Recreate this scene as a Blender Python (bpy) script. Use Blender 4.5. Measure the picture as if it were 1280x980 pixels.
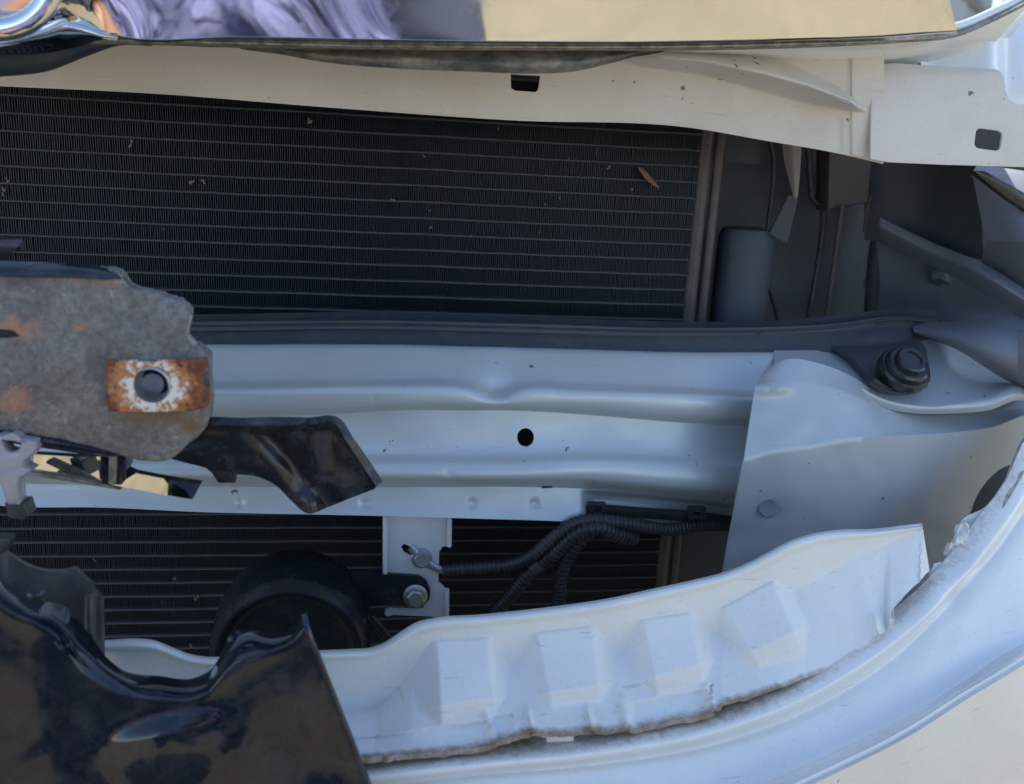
import bpy, bmesh, math, random
from mathutils import Vector, Matrix, noise
random.seed(7)
for o in list(bpy.data.objects): bpy.data.objects.remove(o, do_unlink=True)
scene = bpy.context.scene
C = scene.collection
rad = math.radians

# ------------------------------------------------------------------ camera
CAM = Vector((0.0, 0.0, 0.75))
FPX = 1100.0
ROT = Matrix.Rotation(rad(-7.8), 3, 'Z') @ Matrix.Rotation(rad(90-15.0), 3, 'X') @ Matrix.Rotation(rad(3.0), 3, 'Z')
cd = bpy.data.cameras.new('camera'); cam = bpy.data.objects.new('camera', cd); C.objects.link(cam)
cam.location = CAM; cam.rotation_euler = ROT.to_euler()
cd.sensor_fit = 'HORIZONTAL'; cd.sensor_width = 36; cd.lens = 36*FPX/1280
cd.clip_start = 0.01; cd.clip_end = 2000
cd.dof.use_dof = True; cd.dof.focus_distance = 0.45; cd.dof.aperture_fstop = 10
scene.camera = cam

# ------------------------------------------------------------------ sky, sun, exposure
SUN_EL, SUN_AZ = 50.0, 12.0            # azimuth measured from +Y (behind the car) towards +X
w = bpy.data.worlds.new('World'); scene.world = w; w.use_nodes = True
nt = w.node_tree; nt.nodes.clear()
sky = nt.nodes.new('ShaderNodeTexSky'); sky.sky_type = 'NISHITA'; sky.sun_disc = False
sky.sun_elevation = rad(SUN_EL); sky.sun_rotation = rad(SUN_AZ)
sky.air_density = 1.0; sky.dust_density = 0.2; sky.ozone_density = 0.7
bg = nt.nodes.new('ShaderNodeBackground'); bg.inputs[1].default_value = 0.15
wo = nt.nodes.new('ShaderNodeOutputWorld')
nt.links.new(sky.outputs[0], bg.inputs[0]); nt.links.new(bg.outputs[0], wo.inputs[0])
sd = bpy.data.lights.new('sun', 'SUN'); sd.energy = 4.0; sd.angle = rad(0.53); sd.color = (1, 0.95, 0.86)
so = bpy.data.objects.new('sun', sd); C.objects.link(so); so.location = (1, 4, 5)
sdir = Vector((math.sin(rad(SUN_AZ))*math.cos(rad(SUN_EL)), math.cos(rad(SUN_AZ))*math.cos(rad(SUN_EL)), math.sin(rad(SUN_EL))))
so.rotation_euler = sdir.to_track_quat('Z', 'Y').to_euler()
vs = scene.view_settings; vs.view_transform = 'Standard'; vs.look = 'None'; vs.gamma = 1; vs.exposure = 1.05
vs.use_curve_mapping = False
scene.render.engine = 'CYCLES'

# ------------------------------------------------------------------ projection helpers
def ray(px, py): return ROT @ Vector(((px-640)/FPX, (490-py)/FPX, -1.0))
def P(px, py, Y):
    d = ray(px, py); return CAM + d*(Y/d.y)
def catmull(pts, n):
    """resample a control polyline (tuples) to n points, Catmull-Rom through the points, even chord steps"""
    pts = [tuple(map(float, p)) for p in pts]; k = len(pts[0])
    if len(pts) == 2:
        return [tuple(a+(b-a)*i/(n-1) for a, b in zip(*pts)) for i in range(n)]
    L = [0.0]
    for a, b in zip(pts, pts[1:]): L.append(L[-1]+max(1e-6, math.dist(a[:2], b[:2])))
    out = []; seg = 0
    for i in range(n):
        s = L[-1]*i/(n-1)
        while seg < len(pts)-2 and s > L[seg+1]: seg += 1
        t = (s-L[seg])/(L[seg+1]-L[seg]); t = min(1, max(0, t))
        def tang(j):
            if j == 0: return [(b-a)/(L[1]-L[0]) for a, b in zip(pts[0], pts[1])]
            if j == len(pts)-1: return [(b-a)/(L[-1]-L[-2]) for a, b in zip(pts[-2], pts[-1])]
            d0, d1 = L[j]-L[j-1], L[j+1]-L[j]
            return [((p-a)/d0*d1+(b-p)/d1*d0)/(d0+d1) for a, p, b in zip(pts[j-1], pts[j], pts[j+1])]
        h = L[seg+1]-L[seg]; m0, m1 = tang(seg), tang(seg+1); t2, t3 = t*t, t*t*t
        out.append(tuple((2*t3-3*t2+1)*pts[seg][c]+(t3-2*t2+t)*h*m0[c]+(-2*t3+3*t2)*pts[seg+1][c]+(t3-t2)*h*m1[c] for c in range(k)))
    return out
def interp(tab, x):
    if x <= tab[0][0]: return tab[0][1]
    for (a, b), (c, d) in zip(tab, tab[1:]):
        if x <= c: return b+(d-b)*(x-a)/(c-a)
    return tab[-1][1]
def sstep(a, b, x):
    t = min(1, max(0, (x-a)/(b-a))); return t*t*(3-2*t)

# ------------------------------------------------------------------ object helpers
def link(o, parent=None, loc=None):
    C.objects.link(o)
    if parent is not None:
        o.parent = parent
        o.matrix_parent_inverse = Matrix.Translation(-Vector(parent.get('_loc', (0, 0, 0))))
    return o
def thing(name, loc, label, cat, group=None):
    o = bpy.data.objects.new(name, None); C.objects.link(o); o.location = loc; o.empty_display_size = 0.05
    o['_loc'] = tuple(loc); o['label'] = label; o['category'] = cat
    if group: o['group'] = group
    return o
def mobj(name, me, mat, parent, label=None, loc=None, smooth=True):
    if mat is not None and not me.materials: me.materials.append(mat)
    if smooth:
        for p in me.polygons: p.use_smooth = True
    o = bpy.data.objects.new(name, me)
    link(o, parent)
    if loc is not None: o.location = loc
    if label: o['label'] = label
    return o
def from_bm(bm, name):
    me = bpy.data.meshes.new(name); bm.normal_update(); bm.to_mesh(me); bm.free(); return me
def sharp(o, ang=35):
    me = o.data
    bm = bmesh.new(); bm.from_mesh(me); bm.normal_update()
    for e in bm.edges:
        if len(e.link_faces) == 2 and e.calc_face_angle(0) > rad(ang): e.smooth = False
    bm.to_mesh(me); bm.free()

def loft(name, rows, nu, nv, mat, parent, thick=0.0012, dY=None, label=None, vlin=False, dirt=None, disp=None, ang=None, back=False):
    """sheet through control rows of (px, py, Y): each row is splined, rows are splined across, then given real thickness"""
    R = [catmull(r, nu) for r in rows]
    grid = []
    for i in range(nu):
        col = [r[i] for r in R]
        if vlin and len(col) > 2:
            seg = len(col)-1; per = max(1, nv//seg); c2 = []
            for s in range(seg):
                for j in range(per):
                    t = j/per; c2.append(tuple(a+(b-a)*t for a, b in zip(col[s], col[s+1])))
            c2.append(col[-1]); col = c2
        else:
            # param evenly per segment so that control rows are hit exactly
            if len(col) > 2:
                seg = len(col)-1; per = max(1, nv//seg); c2 = []
                for s in range(seg):
                    p0 = col[max(0, s-1)]; p1 = col[s]; p2 = col[s+1]; p3 = col[min(seg, s+2)]
                    for j in range(per):
                        t = j/per; t2 = t*t; t3 = t2*t
                        c2.append(tuple(0.5*(2*b+(c-a)*t+(2*a-5*b+4*c-d)*t2+(3*b-a-3*c+d)*t3) for a, b, c, d in zip(p0, p1, p2, p3)))
                c2.append(col[-1]); col = c2
            else: col = catmull(col, nv)
        grid.append(col)
    nvv = len(grid[0])
    V = []
    for i in range(nu):
        for j in range(nvv):
            px, py, Y = grid[i][j]
            if dY: Y += dY(px, py, j/(nvv-1))
            v = P(px, py, Y)
            if disp: v = v+disp(v)
            V.append(v)
    F = [(i*nvv+j, (i+1)*nvv+j, (i+1)*nvv+j+1, i*nvv+j+1) for i in range(nu-1) for j in range(nvv-1)]
    # normals
    N = [Vector() for _ in V]
    for f in F:
        n = (V[f[2]]-V[f[0]]).cross(V[f[3]]-V[f[1]])
        for k in f: N[k] += n
    mid = F[len(F)//2]; nm = (V[mid[2]]-V[mid[0]]).cross(V[mid[3]]-V[mid[1]])
    if nm.dot(CAM-V[mid[0]]) < 0:
        F = [tuple(reversed(f)) for f in F]; N = [-n for n in N]
    n0 = len(V)
    V2 = V+[v+Vector((0, thick, 0)) if back else (v-n.normalized()*thick if n.length > 0 else v) for v, n in zip(V, N)]
    F2 = F+[tuple(n0+k for k in reversed(f)) for f in F]
    rim = [i*nvv for i in range(nu)]+[(nu-1)*nvv+j for j in range(1, nvv)]+[i*nvv+nvv-1 for i in range(nu-2, -1, -1)]+[j for j in range(nvv-2, 0, -1)]
    m = len(rim)
    for k in range(m):
        a, b = rim[k], rim[(k+1) % m]
        F2.append((a, b, b+n0, a+n0))
    me = bpy.data.meshes.new(name); me.from_pydata([tuple(v) for v in V2], [], F2)
    if dirt:
        at = me.attributes.new('dirt', 'FLOAT', 'POINT')
        vals = [dirt(*grid[i][j][:2], j/(nvv-1)) for i in range(nu) for j in range(nvv)]
        for k, v in enumerate(vals+vals): at.data[k].value = v
    bm = bmesh.new(); bm.from_mesh(me); bmesh.ops.recalc_face_normals(bm, faces=bm.faces); bm.to_mesh(me); bm.free()
    o = mobj(name, me, mat, parent, label)
    sharp(o, ang or 50)
    return o

def plate(name, outline, Yf, thick, mat, parent, holes=(), bevel=1.0, label=None, smooth_pts=0):
    """flat plate: a pixel outline given its own distance, thickness and bevelled edge"""
    if not callable(Yf):
        y0 = Yf; Yf = lambda px, py: y0
    cu = bpy.data.curves.new(name, 'CURVE'); cu.dimensions = '2D'; cu.fill_mode = 'BOTH'
    for k, poly in enumerate([outline]+list(holes)):
        pts = poly
        if smooth_pts and k == 0: pts = catmull(list(poly)+[poly[0]], smooth_pts)[:-1]
        sp = cu.splines.new('POLY'); sp.points.add(len(pts)-1); sp.use_cyclic_u = True
        for q, p in zip(sp.points, pts): q.co = (p[0], -p[1], 0, 1)
    cu.extrude = 4.0; cu.bevel_depth = bevel; cu.bevel_resolution = 1; cu.offset = -bevel
    co = bpy.data.objects.new(name+'_c', cu); C.objects.link(co)
    dg = bpy.context.evaluated_depsgraph_get()
    me = bpy.data.meshes.new_from_object(co.evaluated_get(dg))
    bpy.data.objects.remove(co); me.name = name
    H = 4.0+bevel
    for v in me.vertices:
        px, py = v.co.x, -v.co.y; lay = (1-v.co.z/H)*0.5
        p = P(px, py, Yf(px, py)); v.co = p+Vector((0, lay*thick, 0))
    bm = bmesh.new(); bm.from_mesh(me); bmesh.ops.remove_doubles(bm, verts=bm.verts, dist=1e-6)
    bmesh.ops.recalc_face_normals(bm, faces=bm.faces); bm.to_mesh(me); bm.free()
    me.materials.clear()
    o = mobj(name, me, mat, parent, label); sharp(o, 40)
    return o
def circle(cx, cy, rx, ry=None, n=28, a0=0):
    ry = ry or rx
    return [(cx+rx*math.cos(a0+2*math.pi*i/n), cy+ry*math.sin(a0+2*math.pi*i/n)) for i in range(n)]

def sweep(name, pts, r, mat, parent, n=10, seg=40, rib=0.0, pitch=0.004, label=None, flat=1.0, world=False):
    """round tube through points; rib>0 makes corrugated conduit"""
    W = [Vector(p) for p in pts] if world else [P(*p) for p in pts]
    S = [Vector(p) for p in catmull([tuple(v) for v in W], seg)] if len(W) > 2 else [W[0].lerp(W[1], i/(seg-1)) for i in range(seg)]
    V = []; F = []; s = 0
    up = Vector((0.1, -1, 0.3))
    for i, p in enumerate(S):
        t = (S[min(i+1, seg-1)]-S[max(0, i-1)]).normalized()
        a = up.cross(t).normalized(); b = t.cross(a)
        if i: s += (S[i]-S[i-1]).length
        rr = r*(r_mod(s, pitch, rib)) if rib else r
        for k in range(n):
            th = 2*math.pi*k/n; V.append(p+a*rr*math.cos(th)+b*rr*flat*math.sin(th))
    for i in range(seg-1):
        for k in range(n):
            F.append((i*n+k, i*n+(k+1) % n, (i+1)*n+(k+1) % n, (i+1)*n+k))
    F.append(tuple(reversed(range(n)))); F.append(tuple((seg-1)*n+k for k in range(n)))
    me = bpy.data.meshes.new(name); me.from_pydata([tuple(v) for v in V], [], F)
    bm = bmesh.new(); bm.from_mesh(me); bmesh.ops.recalc_face_normals(bm, faces=bm.faces); bm.to_mesh(me); bm.free()
    o = mobj(name, me, mat, parent, label); sharp(o, 60); return o
def r_mod(s, pitch, rib):
    f = (s/pitch) % 1.0
    return 1.0+rib*(0.5 if f < 0.5 else -0.5)

def lathe(name, loc, axis, prof, mat, parent, n=32, label=None, ang=35):
    """profile of (radius, height) turned about an axis at loc"""
    ax = Vector(axis).normalized(); a = ax.orthogonal().normalized(); b = ax.cross(a)
    V = []; F = []
    for r, h in prof:
        for k in range(n):
            th = 2*math.pi*k/n
            V.append(Vector(loc)+ax*h+(a*math.cos(th)+b*math.sin(th))*max(r, 1e-5))
    for i in range(len(prof)-1):
        for k in range(n): F.append((i*n+k, i*n+(k+1) % n, (i+1)*n+(k+1) % n, (i+1)*n+k))
    F.append(tuple(range(n))); F.append(tuple((len(prof)-1)*n+k for k in range(n)))
    me = bpy.data.meshes.new(name); me.from_pydata([tuple(v) for v in V], [], F)
    bm = bmesh.new(); bm.from_mesh(me); bmesh.ops.remove_doubles(bm, verts=bm.verts, dist=2e-5)
    bmesh.ops.recalc_face_normals(bm, faces=bm.faces); bm.to_mesh(me); bm.free()
    o = mobj(name, me, mat, parent, label); sharp(o, ang); return o
def box(name, lo, hi, mat, parent, bev=0.001, label=None, rot=None, seg=2):
    bm = bmesh.new(); bmesh.ops.create_cube(bm, size=1)
    lo, hi = Vector(lo), Vector(hi); s = hi-lo; c = (lo+hi)/2
    for v in bm.verts: v.co = Vector((v.co.x*s.x, v.co.y*s.y, v.co.z*s.z))
    if bev: bmesh.ops.bevel(bm, geom=bm.edges[:], offset=bev, segments=seg, affect='EDGES', profile=0.5)
    for v in bm.verts: v.co = (rot @ v.co if rot else v.co)+c
    o = mobj(name, from_bm(bm, name), mat, parent, label); sharp(o, 30); return o
def cut(target, cutter_fn):
    """boolean a real opening through a sheet"""
    cobj = cutter_fn()
    m = target.modifiers.new('cut', 'BOOLEAN'); m.operation = 'DIFFERENCE'; m.object = cobj; m.solver = 'EXACT'
    bpy.context.view_layer.update()
    dg = bpy.context.evaluated_depsgraph_get()
    me = bpy.data.meshes.new_from_object(target.evaluated_get(dg))
    target.modifiers.clear(); old = target.data; target.data = me; me.name = old.name
    bpy.data.objects.remove(cobj)
    if len(me.polygons) < 10: print('CUT FAILED', target.name)
def prism_px(poly, Y0, Y1):
    """cutter: prism through a pixel outline at the middle depth, straight along the local view so that it is a clean hole"""
    Ym = (Y0+Y1)/2; q = [P(x, y, Ym) for x, y in poly]; n = len(q)
    V = [v+Vector((0, Y0-Ym, 0)) for v in q]+[v+Vector((0, Y1-Ym, 0)) for v in q]
    F = [tuple(range(n)), tuple(reversed(range(n, 2*n)))]+[(i, (i+1) % n, n+(i+1) % n, n+i) for i in range(n)]
    me = bpy.data.meshes.new('cutter'); me.from_pydata([tuple(v) for v in V], [], F)
    bm = bmesh.new(); bm.from_mesh(me); bmesh.ops.recalc_face_normals(bm, faces=bm.faces); bm.to_mesh(me); bm.free()
    o = bpy.data.objects.new('cutter', me); C.objects.link(o); return o

# ------------------------------------------------------------------ materials
class NT:
    def __init__(s, name):
        s.m = bpy.data.materials.new(name); s.m.use_nodes = True; s.t = s.m.node_tree
        s.b = s.t.nodes['Principled BSDF']; s.tc = s.t.nodes.new('ShaderNodeTexCoord').outputs['Object']
    def noise(s, scale, detail=4, rough=0.6, vec=None, dist=0):
        n = s.t.nodes.new('ShaderNodeTexNoise'); n.inputs['Scale'].default_value = scale; n.inputs['Detail'].default_value = detail
        n.inputs['Roughness'].default_value = rough; n.inputs['Distortion'].default_value = dist
        s.t.links.new(vec or s.tc, n.inputs['Vector']); return n.outputs['Fac']
    def voro(s, scale, rnd=1.0):
        n = s.t.nodes.new('ShaderNodeTexVoronoi'); n.inputs['Scale'].default_value = scale; n.inputs['Randomness'].default_value = rnd
        s.t.links.new(s.tc, n.inputs['Vector']); return n.outputs['Distance'], n.outputs['Color']
    def ramp(s, fac, a, b, ca=(0, 0, 0, 1), cb=(1, 1, 1, 1)):
        n = s.t.nodes.new('ShaderNodeMapRange'); n.inputs[1].default_value = a; n.inputs[2].default_value = b; n.clamp = True
        s.t.links.new(fac, n.inputs[0]); return n.outputs[0]
    def mix(s, fac, a, b):
        n = s.t.nodes.new('ShaderNodeMix'); n.data_type = 'RGBA'
        for k, v in ((0, fac), (6, a), (7, b)):
            if hasattr(v, 'is_linked') or isinstance(v, bpy.types.NodeSocket): s.t.links.new(v, n.inputs[k])
            else: n.inputs[k].default_value = v if k == 0 else (*v, 1)
        return n.outputs[2]
    def math(s, op, a, b=0.0):
        n = s.t.nodes.new('ShaderNodeMath'); n.operation = op; n.use_clamp = False
        for k, v in ((0, a), (1, b)):
            if isinstance(v, bpy.types.NodeSocket): s.t.links.new(v, n.inputs[k])
            else: n.inputs[k].default_value = v
        return n.outputs[0]
    def attr(s, name):
        n = s.t.nodes.new('ShaderNodeAttribute'); n.attribute_name = name; return n.outputs['Fac']
    def near(s, p, r0, r1, sc=(1, 1, 1)):
        """1 inside r0 of a point on the thing, fading to 0 at r1"""
        v = s.t.nodes.new('ShaderNodeVectorMath'); v.operation = 'SUBTRACT'; s.t.links.new(s.tc, v.inputs[0]); v.inputs[1].default_value = p
        m = s.t.nodes.new('ShaderNodeVectorMath'); m.operation = 'MULTIPLY'; s.t.links.new(v.outputs[0], m.inputs[0]); m.inputs[1].default_value = sc
        l = s.t.nodes.new('ShaderNodeVectorMath'); l.operation = 'LENGTH'; s.t.links.new(m.outputs[0], l.inputs[0])
        return s.ramp(l.outputs['Value'], r1, r0)
    def set(s, k, v):
        if isinstance(v, bpy.types.NodeSocket): s.t.links.new(v, s.b.inputs[k])
        else: s.b.inputs[k].default_value = (*v, 1) if isinstance(v, tuple) and len(v) == 3 else v
    def bump(s, h, strength, dist=0.001):
        n = s.t.nodes.new('ShaderNodeBump'); n.inputs['Strength'].default_value = strength; n.inputs['Distance'].default_value = dist
        s.t.links.new(h, n.inputs['Height']); s.t.links.new(n.outputs[0], s.b.inputs['Normal'])

def paint(name, base=(0.80, 0.80, 0.79), rough=0.35, coat=0.0, specks=0.5, film=0.25, dirt=False, bump=0.15, filmcol=(0.50, 0.45, 0.38), metal=0.0):
    n = NT(name)
    big = n.ramp(n.noise(14, 5, 0.62), 0.42, 0.72)
    col = n.mix(n.math('MULTIPLY', big, film), base, filmcol)
    fine = n.ramp(n.noise(420, 3, 0.7), 0.56, 0.72)
    col = n.mix(n.math('MULTIPLY', fine, 0.16), col, (0.42, 0.38, 0.33))
    if specks:
        wv = n.t.nodes.new('ShaderNodeVectorMath'); wv.operation = 'ADD'
        nzv = n.t.nodes.new('ShaderNodeTexNoise'); nzv.inputs['Scale'].default_value = 420; nzv.inputs['Detail'].default_value = 2; n.t.links.new(n.tc, nzv.inputs['Vector'])
        sv = n.t.nodes.new('ShaderNodeVectorMath'); sv.operation = 'SCALE'; sv.inputs['Scale'].default_value = 0.006; n.t.links.new(nzv.outputs['Color'], sv.inputs[0])
        n.t.links.new(n.tc, wv.inputs[0]); n.t.links.new(sv.outputs[0], wv.inputs[1])
        vn_ = n.t.nodes.new('ShaderNodeTexVoronoi'); vn_.inputs['Scale'].default_value = 120; n.t.links.new(wv.outputs[0], vn_.inputs['Vector']); d = vn_.outputs['Distance']
        sm = n.ramp(n.noise(75, 7, 0.8, dist=1.2), 0.62, 0.78); col = n.mix(n.math('MULTIPLY', sm, min(0.5, 0.30*specks)), col, (0.30, 0.255, 0.205))
        thr = n.math('MULTIPLY', n.ramp(n.noise(53, 3), 0.50, 0.78), 0.19*specks)
        sp = n.math('LESS_THAN', d, thr)
        col = n.mix(n.math('MULTIPLY', sp, 0.85), col, (0.10, 0.075, 0.055))
        # hair scratches
        mp = n.t.nodes.new('ShaderNodeMapping'); mp.inputs['Scale'].default_value = (60, 60, 900); mp.inputs['Rotation'].default_value = (0.2, 0.5, 0.3)
        n.t.links.new(n.tc, mp.inputs['Vector'])
        sc = n.ramp(n.noise(1.0, 1, 0.4, mp.outputs[0]), 0.73, 0.77)
        col = n.mix(n.math('MULTIPLY', sc, 0.3), col, (0.34, 0.31, 0.28))
    if dirt:
        a = n.attr('dirt'); nz = n.noise(240, 7, 0.78)
        f = n.ramp(n.math('ADD', a, n.math('SUBTRACT', nz, 0.5)), 0.30, 0.85)
        col = n.mix(n.math('MULTIPLY', f, 0.92), col, (0.25, 0.165, 0.095))
        n.set('Roughness', n.math('ADD', n.math('MULTIPLY', f, 0.35), rough))
    else:
        n.set('Roughness', n.math('ADD', n.math('MULTIPLY', big, 0.15), rough))
    n.set('Base Color', col); n.set('Coat Weight', coat); n.set('Coat Roughness', 0.03); n.set('Coat IOR', 1.75); n.set('Metallic', metal)
    n.bump(n.noise(900, 2), bump, 0.0003)
    return n.m
def plastic(name, base, rough=0.4, dust=0.3, dustcol=(0.22, 0.20, 0.17), bump=0.2, spec=0.5, scale=60, metal=0.0, coat=0.0):
    n = NT(name)
    f = n.ramp(n.noise(scale, 6, 0.7), 0.48, 0.75)
    f2 = n.ramp(n.noise(scale*9, 2, 0.6), 0.62, 0.75)
    f = n.math('MAXIMUM', f, n.math('MULTIPLY', f2, 0.6))
    n.set('Base Color', n.mix(n.math('MULTIPLY', f, dust), base, dustcol))
    n.set('Roughness', n.math('ADD', n.math('MULTIPLY', f, 0.3*min(1, dust*2)), rough)); n.set('Metallic', metal)
    n.set('Specular IOR Level', spec); n.set('Coat Weight', coat); n.set('Coat Roughness', 0.04)
    n.bump(n.noise(scale*14, 2), bump, 0.0003)
    return n.m

M = {}
M['panel'] = paint('white_primer_panel', (0.72, 0.69, 0.66), 0.38, specks=1.8, film=0.42)
M['beam'] = paint('pale_blue_white_beam', (0.53, 0.59, 0.635), 0.31, specks=1.1, film=0.30, filmcol=(0.42, 0.455, 0.48), metal=0.22)
M['plate'] = paint('pale_blue_white_plate', (0.45, 0.51, 0.575), 0.36, specks=1.1, film=0.5, filmcol=(0.36, 0.40, 0.44), metal=0.18)
M['shelf'] = paint('raw_white_plastic', (0.84, 0.84, 0.82), 0.42, specks=0.5, film=0.22, bump=0.35, dirt=True, filmcol=(0.58, 0.55, 0.48))
M['bumper'] = paint('glossy_white_bumper_paint', (0.88, 0.86, 0.82), 0.30, coat=1.0, specks=0.5, film=0.14, dirt=True, bump=0.0)
M['fender'] = paint('white_body_paint', (0.78, 0.79, 0.80), 0.3, coat=0.6, specks=0.7, film=0.1)
M['bracket'] = paint('white_bracket_paint', (0.72, 0.73, 0.74), 0.35, specks=0.4, film=0.35)
M['rubber'] = plastic('black_rubber_strip', (0.045, 0.060, 0.078), 0.5, 0.5, (0.13, 0.12, 0.11))
M['duct'] = plastic('dusty_dark_plastic', (0.052, 0.070, 0.094), 0.55, 0.4, (0.12, 0.11, 0.10))
M['lamp'] = plastic('slate_grey_plastic', (0.17, 0.195, 0.25), 0.45, 0.4, (0.2, 0.19, 0.18))
M['fin'] = plastic('dull_black_fins', (0.021, 0.035, 0.058), 0.42, 0.25, (0.07, 0.06, 0.055), bump=0)
M['tube'] = plastic('grey_dusty_tube', (0.075, 0.085, 0.10), 0.45, 0.5, (0.15, 0.13, 0.12), bump=0)
M['tank'] = plastic('dusty_brown_tank', (0.075, 0.07, 0.075), 0.45, 0.6, (0.26, 0.17, 0.13))
M['horn'] = plastic('satin_black_horn', (0.014, 0.019, 0.025), 0.22, 0.25, (0.10, 0.09, 0.08))
M['loom'] = plastic('black_conduit', (0.028, 0.03, 0.034), 0.42, 0.35, (0.12, 0.11, 0.10))
M['zinc'] = plastic('dull_zinc', (0.45, 0.43, 0.38), 0.38, 0.6, (0.20, 0.16, 0.11), metal=0.8)
M['steel'] = plastic('grey_steel', (0.42, 0.44, 0.47), 0.35, 0.4, (0.25, 0.22, 0.2), metal=0.7)
M['black'] = plastic('gloss_black_plastic', (0.008, 0.013, 0.024), 0.05, 0.35, (0.13, 0.125, 0.12), bump=0.0, scale=60, coat=0.15, spec=0.5)
M['black'].node_tree.nodes['Principled BSDF'].inputs['IOR'].default_value = 1.52
M['blackdust'] = plastic('scuffed_black_plastic', (0.014, 0.018, 0.026), 0.22, 0.38, (0.20, 0.18, 0.15), bump=0.1, scale=75)
M['blackgrey'] = plastic('dusty_grey_tab', (0.05, 0.052, 0.058), 0.3, 0.4, (0.16, 0.14, 0.13))
n = NT('mirror_chrome'); n.set('Base Color', (0.78, 0.77, 0.75)); n.set('Metallic', 1.0)
n.set('Roughness', n.math('ADD', n.math('MULTIPLY', n.ramp(n.noise(70, 5, 0.7), 0.5, 0.75), 0.10), 0.035)); M['chrome'] = n.m
n = NT('dirty_hood_hem'); f = n.ramp(n.noise(160, 6, 0.75), 0.38, 0.62)
n.set('Base Color', n.mix(f, (0.34, 0.31, 0.25), (0.10, 0.095, 0.085))); n.set('Roughness', 0.45); n.set('Metallic', 0.2); M['hem'] = n.m
n = NT('dusty_weatherstrip'); f = n.ramp(n.noise(60, 6, 0.7), 0.42, 0.66)
n.set('Base Color', n.mix(f, (0.10, 0.105, 0.105), (0.36, 0.34, 0.28))); n.set('Roughness', 0.7); n.bump(n.noise(500, 3), 0.4, 0.0006); M['strip'] = n.m

# ------------------------------------------------------------------ ground, building and tree behind
n = NT('dry_sandy_ground')
g1 = n.ramp(n.noise(1.3, 6, 0.65), 0.35, 0.7); g2 = n.ramp(n.noise(38, 6, 0.75), 0.35, 0.7)
col = n.mix(g1, (0.50, 0.395, 0.215), (0.36, 0.28, 0.15)); col = n.mix(n.math('MULTIPLY', g2, 0.75), col, (0.15, 0.125, 0.09))
d, c_ = n.voro(70); col = n.mix(n.math('LESS_THAN', d, 0.26), col, (0.44, 0.39, 0.30))
d2, c2 = n.voro(16); col = n.mix(n.math('MULTIPLY', n.math('LESS_THAN', d2, 0.30), 0.6), col, (0.20, 0.16, 0.10))
n.set('Base Color', col); n.set('Roughness', 0.95); n.bump(n.noise(60, 6, 0.7), 0.8, 0.02); M['ground'] = n.m
bm = bmesh.new(); bmesh.ops.create_grid(bm, x_segments=60, y_segments=60, size=600)
g = mobj('ground', from_bm(bm, 'ground'), M['ground'], None); g['kind'] = 'structure'

car = thing('damaged_car', (0.0, 0.5, 0.0), 'white car front with its grille torn out, condenser bare and bumper cracked', 'car')

# ------------------------------------------------------------------ upper front panel (under the hood)
BOT = [(-60, 102), (0, 105), (200, 115), (400, 131), (640, 148), (860, 157), (960, 174), (1050, 190), (1105, 203), (1180, 206), (1280, 209), (1340, 211)]
gl = [(770, 78), (800, 84), (880, 95), (950, 115), (1010, 131), (1060, 139), (1082, 141)]     # lower rim of the pressed groove
gm = [(770, 66), (800, 70), (880, 76), (950, 90), (1010, 106), (1060, 126), (1082, 139)]                  # its inner corner
gu = [(770, 50), (930, 58), (960, 66), (1000, 83), (1050, 108), (1072, 126), (1082, 137)]     # upper rim
def groove(px, py, t):
    e = 0.0
    if px > 772:
        a, b, c = interp(gl, px), interp(gm, px), interp(gu, px)
        fade = sstep(772, 830, px)*(1-sstep(1062, 1084, px))
        if py < a:
            if py > b: d = (a-py)/max(1.0, a-b)
            else: d = max(0.0, (py-c)/max(4.0, b-c))
            d = max(0.0, min(1.0, d)); d = d*d*(3-2*d)
            e -= 0.024*d*fade
    # spot-welded doubler step
    e -= 0.0016*sstep(1062, 1066, px)
    e += 0.0012*math.exp(-((px-1048)/5)**2)*sstep(140, 155, py)
    # soft pressed swages
    e += 0.0008*math.sin(px*0.021)*sstep(60, 120, py)
    return e
top = [(x, 28 if x < 1000 else 40, 0.462) for x in (-60, 150, 400, 640, 860, 960, 1050, 1105, 1180, 1280, 1340)]
bot = [(x, y, 0.474) for x, y in BOT]
topx = [(x, interp([(0, 30), (1000, 36), (1100, 50), (1340, 60)], x), 0.462) for x, y in BOT]
# right third is the lamp-side tab whose outline is cut further below
panel = loft('radiator_support_panel', [[(x, y, Y) for x, y, Y in topx if x <= 1105], [(x, y, 0.474) for x, y in BOT if x <= 1105]], 520, 130, M['panel'], car, 0.0014, groove,
             'white upper support panel pressed with a long groove')
# returned lower flange of the panel, turned back towards the condenser
loft('panel_flange', [[(x, y-0.6, 0.4742) for x, y in BOT if x <= 1105], [(x, y-9-2*(x > 900), 0.512) for x, y in BOT if x <= 1105]], 120, 4, M['panel'], panel, 0.0012)
cut(panel, lambda: prism_px([(638, 93), (674, 95), (675, 96), (673, 112), (670, 115), (644, 113), (639, 110)], 0.44, 0.50))
tabo = [(1090, 96), (1094, 86), (1103, 80), (1120, 79), (1180, 83), (1244, 86), (1252, 90), (1256, 98), (1257, 112), (1262, 124), (1272, 130), (1345, 134), (1345, 211), (1280, 209), (1180, 206), (1112, 203), (1088, 199)]
def roundrect(x0, y0, x1, y1, r, sk=0, sl=0):
    out = []
    for cx, cy, a in ((x1-r, y0+r, -90), (x1-r, y1-r, 0), (x0+r, y1-r, 90), (x0+r, y0+r, 180)):
        for k in range(5):
            th = rad(a+90*k/4); x = cx+r*math.cos(th); y = cy+r*math.sin(th)
            out.append((x+(y-(y0+y1)/2)*sk, y+(x-(x0+x1)/2)*sl))
    return out
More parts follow.
